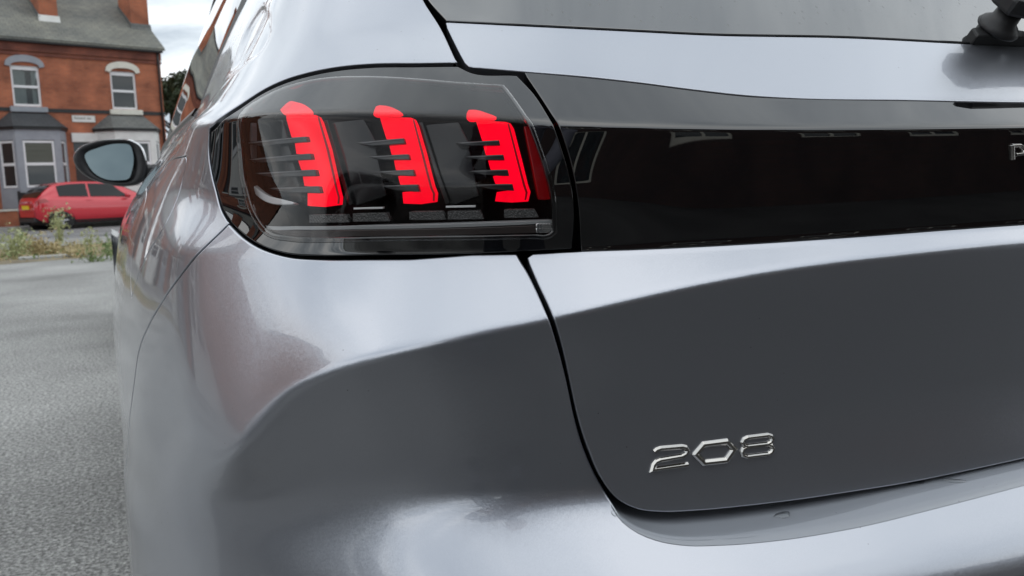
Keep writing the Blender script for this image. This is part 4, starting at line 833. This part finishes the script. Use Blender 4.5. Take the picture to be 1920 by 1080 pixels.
# name plate on the wall between the bays
pl = MB().box(-3.58, -2.74, -.03, -.002, 3.76, 4.02).build('wall_name_plate', WHITEP, H1); fr = MB()
for a, b, c, d in ((-3.58, -2.74, 4.0, 4.02), (-3.58, -2.74, 3.76, 3.78), (-3.58, -3.56, 3.78, 4.0), (-2.76, -2.74, 3.78, 4.0)): fr.box(a, b, -.036, -.031, c, d)
fr.build('plate_border', noise_mat('weathered_plate_border', (.45, .45, .42), (.55, .55, .5), 9, 3, .8), pl)
TXT = mat('faded_lettering', (.28, .28, .26), .8); lt = MB(); x = -3.50
for wdt, hh in [(.035, .10), (.03, .07), (.03, .07), (.035, .07), (.03, .07), (.03, .08), (.03, .07), (.03, .07), (.035, .09), (0, 0), (.03, .07), (.03, .08), (.035, .07), (.02, .06)]:
    if wdt: lt.box(x, x+wdt, -.0345, -.0305, 3.865, 3.865+hh)
    x += wdt+.014 if wdt else .05
lt.build('faded_lettering', TXT, pl)['kind'] = 'stuff'
# downpipe at the right corner
MB().tube([(-.12, -.1, 6.6), (-.12, -.08, 6.2), (-.12, -.07, -.1)], .045, 8).build('downpipe', BLACKW, H1, smooth=True)
house(st(-13.6, .1, 0), FROT, 'red brick terraced house further left along the road, outside the frame', False, group='terraced houses out of frame')
house((-14.5, 16.0, 0), R(90)+R(10), 'red brick terraced house on the left side of the parking ground', False, group='terraced houses out of frame')
# ------------------------------------------------------------------ hatchbacks
def lerp_tab(tab, x): a = np.array(tab, float); return pchip(a[:, 0], a[:, 1], np.asarray(x, float))
TOP = [(0, .84), (.05, .96), (.12, 1.05), (.36, 1.30), (.55, 1.42), (.8, 1.48), (1.3, 1.51), (1.9, 1.49), (2.35, 1.38), (2.95, 1.06), (3.05, 1.01), (3.5, .93), (3.8, .80), (3.93, .62), (3.96, .5)]
BELT = [(0, .80), (.1, .96), (.4, 1.0), (1.2, .96), (2.2, .93), (3.0, .92), (3.5, .84), (3.8, .70), (3.96, .45)]
WID = [(0, .60), (.06, .72), (.2, .80), (.5, .84), (1.5, .85), (3.0, .84), (3.5, .80), (3.75, .70), (3.9, .55), (3.96, .40)]
BOT = [(0, .42), (.1, .32), (.3, .24), (3.6, .22), (3.85, .26), (3.96, .34)]
def hatch_pt(y, k, out=0.):
    top, belt, w, bot = (float(lerp_tab(t, y)) for t in (TOP, BELT, WID, BOT)); belt = min(belt, top-.02)
    gh = max(0, top-belt); wr = w*.94-gh*.42
    prof = [(w*.90, bot), (w*.985, bot+.14), (w, bot+.30), (w*.995, max(bot+.32, belt-.14)), (w*.965, belt-.01), (w*.94, belt), (wr+.045, top-.055), (wr-.03, top-.015), (wr*.5, top-.002+.006), (0, top+.008)]
    i = min(int(k), len(prof)-2); t = k-i; a, b = prof[i], prof[i+1]; x, z = a[0]*(1-t)+b[0]*t, a[1]*(1-t)+b[1]*t
    nx, nz = (b[1]-a[1]), -(b[0]-a[0]); l = math.hypot(nx, nz) or 1
    return (x+out*nx/l, z+out*nz/l)
def hatchback(loc, rz, pm, label, group, scale=1., plate=(.85, .62, .03)):
    """origin at the middle of its tail on the ground, nose along local +Y"""
    c = empty('parked_car', loc, rz, label=label, cat='car', group=group); c.scale = (scale,)*3
    ys = np.concatenate([np.linspace(0, .6, 14), np.linspace(.7, 2.9, 20), np.linspace(3.0, 3.96, 18)]); ks = [0, 1, 1.5, 2, 2.5, 3, 3.5, 4, 4.5, 5, 5.5, 6, 6.5, 7, 7.5, 8, 9]
    V = []; F = []; n = len(ks)*2-1
    for y in ys:
        r = [hatch_pt(y, k) for k in ks]; V += [(-x, y, z) for x, z in r]+[(x, y, z) for x, z in r[-2::-1]]
    for i in range(len(ys)-1):
        for j in range(n-1): F.append((i*n+j, i*n+j+1, (i+1)*n+j+1, (i+1)*n+j))
    F += [tuple(range(n)), tuple(range((len(ys)-1)*n+n-1, (len(ys)-1)*n-1, -1))]
    b = mesh_obj('body', V, [f[::-1] for f in F], pm, c, True); b.data.polygons[len(F)-2].use_smooth = False; b.data.polygons[len(F)-1].use_smooth = False
    def skin(name, y0, y1, k0, k1, m, sx, out=.008, ny=10, nk=6, sl0=0., sl1=0., lim=None):
        V = []; F = []
        for i in range(ny+1):
            for j in range(nk+1):
                k = k0+(k1-k0)*j/nk; f = j/nk; y = (y0+sl0*f)*(1-i/ny)+(y1+sl1*f)*i/ny; x, z = hatch_pt(y, k, out); V.append((sx*x, y, z))
        for i in range(ny):
            for j in range(nk): q = (i*(nk+1)+j, i*(nk+1)+j+1, (i+1)*(nk+1)+j+1, (i+1)*(nk+1)+j); F.append(q if sx < 0 else q[::-1])
        return mesh_obj(name, V, [f[::-1] for f in F], m, c, True)
    for sx in (-1, 1):
        skin('side_window', .62, 1.42, 5.12, 5.95, BGGLASS, sx, sl0=-.02, sl1=.0); skin('side_window', 1.48, 2.62, 5.12, 5.95, BGGLASS, sx, sl1=-.42)
        skin('tail_light', .02, .34, 3.2, 4.3, mat('red_lamp', (.35, .01, .012), .15, coat=1.), sx, .012, sl0=.03, sl1=-.12); skin('headlight', 3.45, 3.82, 3.2, 4.6, mat('headlamp', (.5, .5, .52), .1, coat=1.), sx, .01)
        skin('door_handle', 1.32, 1.5, 3.55, 3.75, pm, sx, .03, 3, 2); skin('sill_trim', .3, 3.6, .05, .5, PLASTIC, sx, .004, 14, 3)
        for y in (.62, 3.13):
            m = MB(); m.lathe([(.0, .0), (.345, .0), (.36, .008), (.345, .014)], (sx*.835, y, .31), (sx, 0, 0), 30); m.build('wheel_arch', DARK, c, smooth=True)
            wheel(c, sx*.765, y, .30, .30, sx, .19)
        m = MB(); m.lathe([(0, -.10), (.05, -.095), (.085, -.06), (.09, .0), (.075, .04), (0, .05)], (sx*.95, 2.52, 1.02), (.2*sx, 1, 0), 14); m.build('door_mirror', pm, c, smooth=True)
    def deck(name, y0, y1, m, inset, out=.01):
        V = []; F = []; ny = 8; nx = 8
        for i in range(ny+1):
            y = y0+(y1-y0)*i/ny; top = float(lerp_tab(TOP, y)); belt = min(float(lerp_tab(BELT, y)), top-.02); w = float(lerp_tab(WID, y)); wr = w*.94-max(0, top-belt)*.42-inset
            for j in range(nx+1): u = -1+2*j/nx; V.append((wr*u, y+(-.012 if y < 1 else .012), top+out-.014*u*u))
        for i in range(ny):
            for j in range(nx): F.append((i*(nx+1)+j, i*(nx+1)+j+1, (i+1)*(nx+1)+j+1, (i+1)*(nx+1)+j))
        return mesh_obj(name, V, F, m, c, True)
    deck('rear_window', .10, .50, BGGLASS, .06); deck('windscreen', 2.38, 2.96, BGGLASS, .05)
    MB().box(-.26, .26, -.03, -.01, .66, .78).build('number_plate', mat('yellow_plate', plate, .4), c, bevel=.005)
    MB().box(-.58, .58, -.02, .3, .26, .40).build('bumper_insert', PLASTIC, c, bevel=.03); MB().box(-.7, .7, .3, 3.6, .16, .26).build('underbody', DARK, c)
    return c
REDP = paint('red_paint', (.62, .012, .03), .15, .3, .03, False); SILV = paint('pale_silver_paint', (.55, .56, .57), .8, .35, .04, False); DGREY = paint('dark_grey_paint', (.035, .038, .045), .6, .35, .04, False)
p = on_plane(56, 431, st(0, 3.55), NV); u0 = float(np.dot(p-FO, TV))
_rc = hatchback(st(u0+.1, 3.0, ZR_), R(-61), REDP, 'bright red hatchback parked across the road in front of the brick house', 'cars parked around', 1.0); _rc.scale = (1.04, 1.24, 1.09)
hatchback((-5.4, -2.6, 0), R(-12), SILV, 'pale silver hatchback parked on the left, mirrored in the silver car\'s bumper', 'cars parked around')
hatchback((2.82, 5.75, 0), R(93), DGREY, 'dark grey hatchback whose nose just shows beside the silver car', 'cars parked around')
# ------------------------------------------------------------------ front garden things
def fence(u0, u1, w, h, label):
    f = empty('garden_fence', st(u0, w, -.08), FROT, label=label, cat='fence'); L = u1-u0
    for x in (0, L-.09): MB().box(x, x+.09, -.02, .07, -.1, h+.06).build('post', BLACKW, f)
    k = 0; x = .10
    while x < L-.1: MB().box(x, min(x+.14, L-.1), .0, .03, .06, h+.01*math.sin(k*3)).build('board', BLACKW, f); x += .148; k += 1
    for z in (.2, h-.2): MB().box(.09, L-.09, .031, .06, z, z+.08).build('rail', BLACKW, f)
ufl = lambda px, py, w: float(np.dot(on_plane(px, py, st(0, w), NV)-FO, TV))
fence(ufl(35, 380, .9), ufl(100, 380, .9), .9, 1.2, 'black boarded garden fence between the grey bay and the red car')
w = empty('garden_wall', st(ufl(-120, 395, .9), .9, -.08), FROT, label='low red brick garden wall left of the black fence', cat='wall'); MB().box(0, ufl(34, 395, .9)-ufl(-120, 395, .9), 0, .22, -.1, .55).build('brickwork', BRICK, w); MB().box(-.02, ufl(34, 395, .9)-ufl(-120, 395, .9)-.003, -.03, .25, .552, .62).build('coping', CREAM, w)
# ------------------------------------------------------------------ plants
def leaf_mat(name, c1, c2):
    m = noise_mat(name, c1, c2, 7, 4, .65); b = bsdf(m); b.inputs['Subsurface Weight'].default_value = 0; return m
WEED = leaf_mat('pale_weed_leaf', (.34, .37, .17), (.52, .54, .30)); WEEDG = leaf_mat('green_weed_leaf', (.14, .20, .07), (.26, .32, .13)); STRAW = leaf_mat('dry_straw', (.40, .32, .16), (.58, .48, .27)); BARK = noise_mat('bark', (.06, .045, .03), (.11, .085, .06), 9, 6, .9, .5); LEAFD = leaf_mat('dark_tree_leaf', (.025, .04, .018), (.06, .085, .035))
def leaves(cnt, rad, size, rng, ctr=(0, 0, 0), flat=1.):
    V = []; F = []
    for i in range(cnt):
        d = rng.normal(size=3); d /= np.linalg.norm(d); r = rng.random()**.5; p = np.array(ctr)+d*r*np.array(rad)
        a = rng.normal(size=3); a /= np.linalg.norm(a); b = np.cross(a, rng.normal(size=3)); b /= np.linalg.norm(b)+1e-9; s_ = size*(.6+.8*rng.random()); k = len(V)
        V += [p-a*s_, p+b*s_*.45, p+a*s_, p-b*s_*.45]; F.append((k, k+1, k+2, k+3))
    return V, F
def weed(px, py, hgt, spread, lm, label, stems, seed, dense=90, group='weeds on the verge'):
    g0 = on_ground(px, py, -.02); rng = np.random.default_rng(seed); g = empty('weed_plant', g0, label=label, cat='plant', group=group); m = MB(); V = []; F = []
    for k in range(stems):
        a = rng.random()*6.28; r = spread*(.3+.7*rng.random()); hh = hgt*(.6+.45*rng.random()); tip = Vector((math.cos(a)*r, math.sin(a)*r, hh)); mid = tip*.5+Vector((0, 0, hh*.08)); m.tube([(0, 0, -.03), mid, tip], [.008, .006, .003], 5)
        for j in range(dense//stems):
            t = rng.random(); q = np.array(tip)*(.25+.8*t)+rng.normal(size=3)*[.05, .05, .03]*(1+t); v, f = leaves(4, (.05, .05, .05), .024, rng, q); b = len(V); V += v; F += [tuple(i+b for i in x) for x in f]
    m.build('stem', lm, g); o = mesh_obj('foliage', V, F, lm, g); o['kind'] = 'stuff'
weed(28, 488, .44, .22, WEED, 'bushy pale green weed at the left edge of the verge', 10, 1, 170)
weed(113, 470, .72, .09, WEED, 'tallest feathery pale weed in front of the red car\'s rear wheel', 6, 2, 120)
weed(70, 484, .30, .20, STRAW, 'dry straw coloured weed clump below the red car\'s tail', 12, 3, 170)
weed(172, 474, .38, .07, WEED, 'thin pale weed with a tuft in front of the red car\'s door', 3, 4, 50)
weed(200, 488, .34, .09, WEEDG, 'leafy green weed beside the silver car\'s flank', 4, 5, 50)
weed(178, 493, .15, .2, WEEDG, 'low dark green weed at the edge of the parking ground', 7, 6, 70)
weed(98, 480, .22, .16, STRAW, 'short dry straw tuft behind the pale kerb slab', 9, 7, 110)
weed(48, 470, .34, .16, WEEDG, 'green weed behind the bushy pale one', 6, 8, 80)
weed(145, 486, .15, .16, STRAW, 'small dry tuft on the bare part of the verge', 7, 9, 80)
rng = np.random.default_rng(11); V = []; F = []
for i in range(9000):
    u = -16+rng.random()*22; w = 16.6+rng.random()**.8*5.6; dens = .5+.5*math.sin(u*1.7+math.sin(w*1.3)*2)
    if rng.random() > .3+.7*dens: continue
    b = st(u, w, -.10+max(0, (w-17.5)/4.5)*.1); hh = .06+.18*rng.random()*dens; a = rng.random()*6.28; lean = np.array([math.cos(a), math.sin(a), 0])*hh*.5*rng.random(); s_ = np.array([math.sin(a), -math.cos(a), 0])*.008; k = len(V)
    V += [b-s_, b+s_, b+lean+[0, 0, hh]]; F.append((k, k+1, k+2))
mesh_obj('dry_grass', V, F, STRAW, None, label='dry straw grass growing along the verge', cat='grass', kind='stuff')
V = []; F = []
for i in range(5000):
    u = -16+rng.random()*22; w = 16.6+rng.random()*5.7; dens = .5+.5*math.sin(u*1.1+2+math.sin(w*1.7)*2)
    if rng.random() > dens: continue
    b = st(u, w, -.10+max(0, (w-17.5)/4.5)*.1); v, f = leaves(1, (.03, .03, .02), .03, rng, b+[0, 0, .03+.1*rng.random()]); k = len(V); V += v; F += [tuple(x+k for x in q) for q in f]
mesh_obj('green_ground_cover', V, F, WEEDG, None, label='low green leaves creeping over the verge', cat='ground cover', kind='stuff')
for px, py, l, lab in ((108, 484, 1.0, 'pale kerb slab lying on the verge among dry weeds'),):
    g0 = on_ground(px, py, .0); k = MB(); k.box(-l*.5, l*.5, -.12, .12, -.08, .05); k.build('kerb_slab', bpy.data.materials['kerb_stone'], None, bevel=.015, label=lab, cat='kerb stone').location = g0; bpy.data.objects['kerb_slab'].rotation_euler = (0, 0, R(8))
def tree(base, hgt, crad, seed, label, lm, n=2600, lsz=.16, group='trees'):
    rng = np.random.default_rng(seed); g = empty('tree', base, label=label, cat='tree', group=group); m = MB(); m.tube([(0, 0, -.2), (.05, 0, hgt*.25), (-.05, .08, hgt*.55), (0, .05, hgt*.85)], [.2, .16, .11, .04], 9); V = []; F = []
    for k in range(16):
        a = rng.random()*6.28; z = hgt*(.38+.5*rng.random()); r = crad*(.45+.5*rng.random())*(1-.5*abs(z/hgt-.6)); tip = (math.cos(a)*r, math.sin(a)*r, z+.25*r); m.tube([(0, 0, z-.5*r), (tip[0]*.5, tip[1]*.5, z-.05*r), tip], [.06, .04, .015], 6)
        v, f = leaves(n//16, (crad*.42, crad*.42, crad*.32), lsz, rng, tip); b = len(V); V += v; F += [tuple(i+b for i in x) for x in f]
    m.build('trunk', BARK, g, smooth=True); mesh_obj('crown', V, F, lm, g)['kind'] = 'stuff'
tree(st(2.4, -5, 0), 6.6, 2.7, 21, 'dark tree behind the right end of the brick house', LEAFD, 9000, .15)
tree((12, -6, 0), 5.5, 3.0, 22, 'leafy tree behind the camera to the right', LEAFD, 3000, .17); tree((16, -3, 0), 6.0, 3.2, 23, 'leafy tree behind the camera at the far right', LEAFD, 3000, .17); tree((15.2, -12.5, 0), 8, 3.2, 24, 'taller leafy tree beside the building behind the camera', LEAFD, 3000, .17)
# ------------------------------------------------------------------ brick building behind the camera
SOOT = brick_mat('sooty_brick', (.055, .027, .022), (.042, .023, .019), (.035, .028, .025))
def back_building():
    b = empty('brick_building', (-3.4, -9.5, 0), R(2), label='dark red brick building behind the camera, mirrored in the tailgate', cat='building'); L = 15.5; H = 6.8
    wins = [(1.2, 2.6), (4.2, 5.6), (7.2, 8.6), (9.9, 11.3), (13.0, 14.2)]
    for z0, z1, cut in ((-.2, 1.0, None), (1.0, 2.3, wins), (2.3, 3.9, None), (3.9, 5.1, wins), (5.1, H, None)):
        if cut is None: MB().box(0, L, -6, 0, z0, z1).build('wall', SOOT, b)
        else:
            x = 0
            for a, c in cut+[(L, L)]: MB().box(x, a, -6, 0, z0, z1).build('wall', SOOT, b); x = c
            for a, c in cut:
                w = empty('window', parent=b); f = MB(); f.box(a, a+.08, -.12, -.04, z0, z1); f.box(c-.08, c, -.12, -.04, z0, z1); f.box(a+.08, c-.08, -.12, -.04, z0, z0+.08); f.box(a+.08, c-.08, -.12, -.04, z1-.08, z1); f.box((a+c)/2-.04, (a+c)/2+.04, -.11, -.05, z0+.08, z1-.08); f.build('frame', CREAM, w); MB().box(a, c, -.2, -.1, z0, z1).build('pane', PANE, w)
    MB().prism([(.5, H), (-3, H+2.2), (-6.5, H)], 0, -.3, L+.3).build('roof', SLATED, b)
back_building()
# ------------------------------------------------------------------ the person taking the photograph (seen only as a reflection)
def skin_mesh(name, verts, edges, radii, m, parent, sub=2, root=0):
    me = bpy.data.meshes.new(name); me.from_pydata(verts, edges, []); me.update(); o = bpy.data.objects.new(name, me); link(o, parent)
    md = o.modifiers.new('skin', 'SKIN'); md.use_smooth_shade = True
    for v, r in zip(me.skin_vertices[0].data, radii): v.radius = (r, r) if not isinstance(r, tuple) else r; v.use_root = False
    me.skin_vertices[0].data[root].use_root = True
    sd = o.modifiers.new('sub', 'SUBSURF'); sd.levels = sub; sd.render_levels = sub; me.materials.append(m); return o
def photographer():
    fw = Vector((math.sin(PSI), math.cos(PSI), 0)); rt = Vector((math.cos(PSI), -math.sin(PSI), 0)); c0 = Vector(CAM)
    base = c0-fw*.62; base.z = 0
    g = empty('person', base, label='person in grey shirt and dark trousers stooping behind the camera with a phone', cat='person')
    L = lambda f, r, z: (Vector((0, 0, 0))+fw*f+rt*r+Vector((0, 0, z)))
    SKIN = mat('skin', (.45, .27, .19), .5); SHIRT = noise_mat('grey_lavender_shirt', (.13, .13, .165), (.17, .17, .21), 9, 5, .85); TROU = noise_mat('dark_trousers', (.018, .02, .028), (.03, .032, .04), 12, 4, .9); HAIR = mat('dark_hair', (.02, .014, .01), .6)
    # stooping body: hips back, chest forward, both hands at the phone
    vs = [L(-.12, 0, .92), L(-.06, 0, 1.05), L(.03, 0, 1.22), L(.09, 0, 1.36), L(.13, 0, 1.44), L(.17, 0, 1.50),
          L(-.12, -.10, .86), L(-.04, -.13, .48), L(-.10, -.14, .09), L(.06, -.15, .04), L(-.12, .10, .86), L(-.02, .13, .48), L(-.10, .14, .09), L(.06, .15, .04),
          L(.07, -.19, 1.36), L(.20, -.27, 1.10), L(.44, -.11, .93), L(.07, .19, 1.36), L(.20, .27, 1.10), L(.44, .11, .93)]
    ed = [(0, 1), (1, 2), (2, 3), (3, 4), (4, 5), (0, 6), (6, 7), (7, 8), (8, 9), (0, 10), (10, 11), (11, 12), (12, 13), (3, 14), (14, 15), (15, 16), (3, 17), (17, 18), (18, 19)]
    rr = [(.16, .12), (.155, .11), (.17, .12), (.15, .10), .062, .058, .10, .068, .045, .038, .10, .068, .045, .038, .068, .050, .036, .068, .050, .036]
    body = skin_mesh('body', vs, ed, rr, SHIRT, g)
    body.data.materials.append(TROU); body.data.materials.append(SKIN)
    # trousers and shoes as clothing children
    skin_mesh('trousers', [L(-.12, 0, .93), L(-.12, -.10, .86), L(-.04, -.13, .48), L(-.10, -.14, .10), L(-.12, .10, .86), L(-.02, .13, .48), L(-.10, .14, .10)], [(0, 1), (1, 2), (2, 3), (0, 4), (4, 5), (5, 6)], [(.175, .135), .112, .08, .062, .112, .08, .062], TROU, g)
    for s_ in (-1, 1): skin_mesh('shoe', [L(-.15, .14*s_, .045), L(-.06, .145*s_, .05), L(.10, .15*s_, .035)], [(0, 1), (1, 2)], [.045, .05, .042], BLACKW, g)
    h = MB(); hc = L(.22, 0, 1.60); prof = [(0, -.125), (.045, -.118), (.062, -.09), (.074, -.04), (.078, .01), (.076, .06), (.06, .10), (.03, .12), (0, .125)]
    h.lathe(prof, hc, (fw*.15+Vector((0, 0, 1))), 24); hd = h.build('head', SKIN, g, smooth=True)
    for s_ in (-1, 1):
        MB().lathe([(0, -.006), (.012, 0), (0, .006)], hc+fw*.068+rt*.03*s_+Vector((0, 0, .01)), fw, 12).build('eye', mat('eye_white', (.6, .6, .6), .2), hd, smooth=True)
        MB().lathe([(0, -.008), (.022, -.002), (.026, .006), (0, .01)], hc+rt*.078*s_, rt*s_, 12).build('ear', SKIN, hd, smooth=True)
    MB().tube([hc+fw*.072+Vector((0, 0, .012)), hc+fw*.092+Vector((0, 0, -.028)), hc+fw*.07+Vector((0, 0, -.036))], [.008, .014, .008], 8).build('nose', SKIN, hd, smooth=True)
    MB().tube([hc+fw*.068+rt*-.022+Vector((0, 0, -.06)), hc+fw*.074+Vector((0, 0, -.062)), hc+fw*.068+rt*.022+Vector((0, 0, -.06))], .006, 6).build('mouth', mat('lips', (.35, .14, .12), .5), hd, smooth=True)
    MB().lathe([(.083, -.01), (.086, .04), (.078, .09), (.05, .125), (0, .14)], hc-fw*.012, Vector((0, 0, 1))-fw*.12, 22).build('hair', HAIR, hd, smooth=True)
    for s_ in (-1, 1):   # hands round the ends of the phone: palm, four fingers in front, thumb on the near side
        w0 = L(.44, .11*s_, .93); pal = L(.54, .092*s_, .90)
        vs = [w0, L(.50, .10*s_, .91), pal]; ed = [(0, 1), (1, 2)]; rr = [.033, .034, .032]
        for k in range(4):
            z = .93-.022*k; b = len(vs); vs += [L(.575, .098*s_, z), L(.622, .088*s_, z+.002), L(.634, .062*s_-.004*k*s_, z)]; ed += [(2, b), (b, b+1), (b+1, b+2)]; rr += [.0105, .0095, .0082]
        b = len(vs); vs += [L(.55, .082*s_, .925), L(.575, .055*s_, .928)]; ed += [(2, b), (b, b+1)]; rr += [.0125, .0095]
        skin_mesh('hand', vs, ed, rr, SKIN, g)
    ph = MB(); ph.box(-.074, .074, -.004, .004, -.036, .036); po = ph.build('phone', GLOSSBLK, None, bevel=.003, label='black phone held out behind the silver car\'s tail', cat='phone')
    po.location = c0-Vector(_f)*.012+Vector(_R)*.055; po.rotation_euler = camo.rotation_euler; po.matrix_world = camo.matrix_world @ Matrix.Rotation(R(90), 4, 'X'); po.location = c0-Vector(_f)*.014+Vector(_R)*.05
photographer()
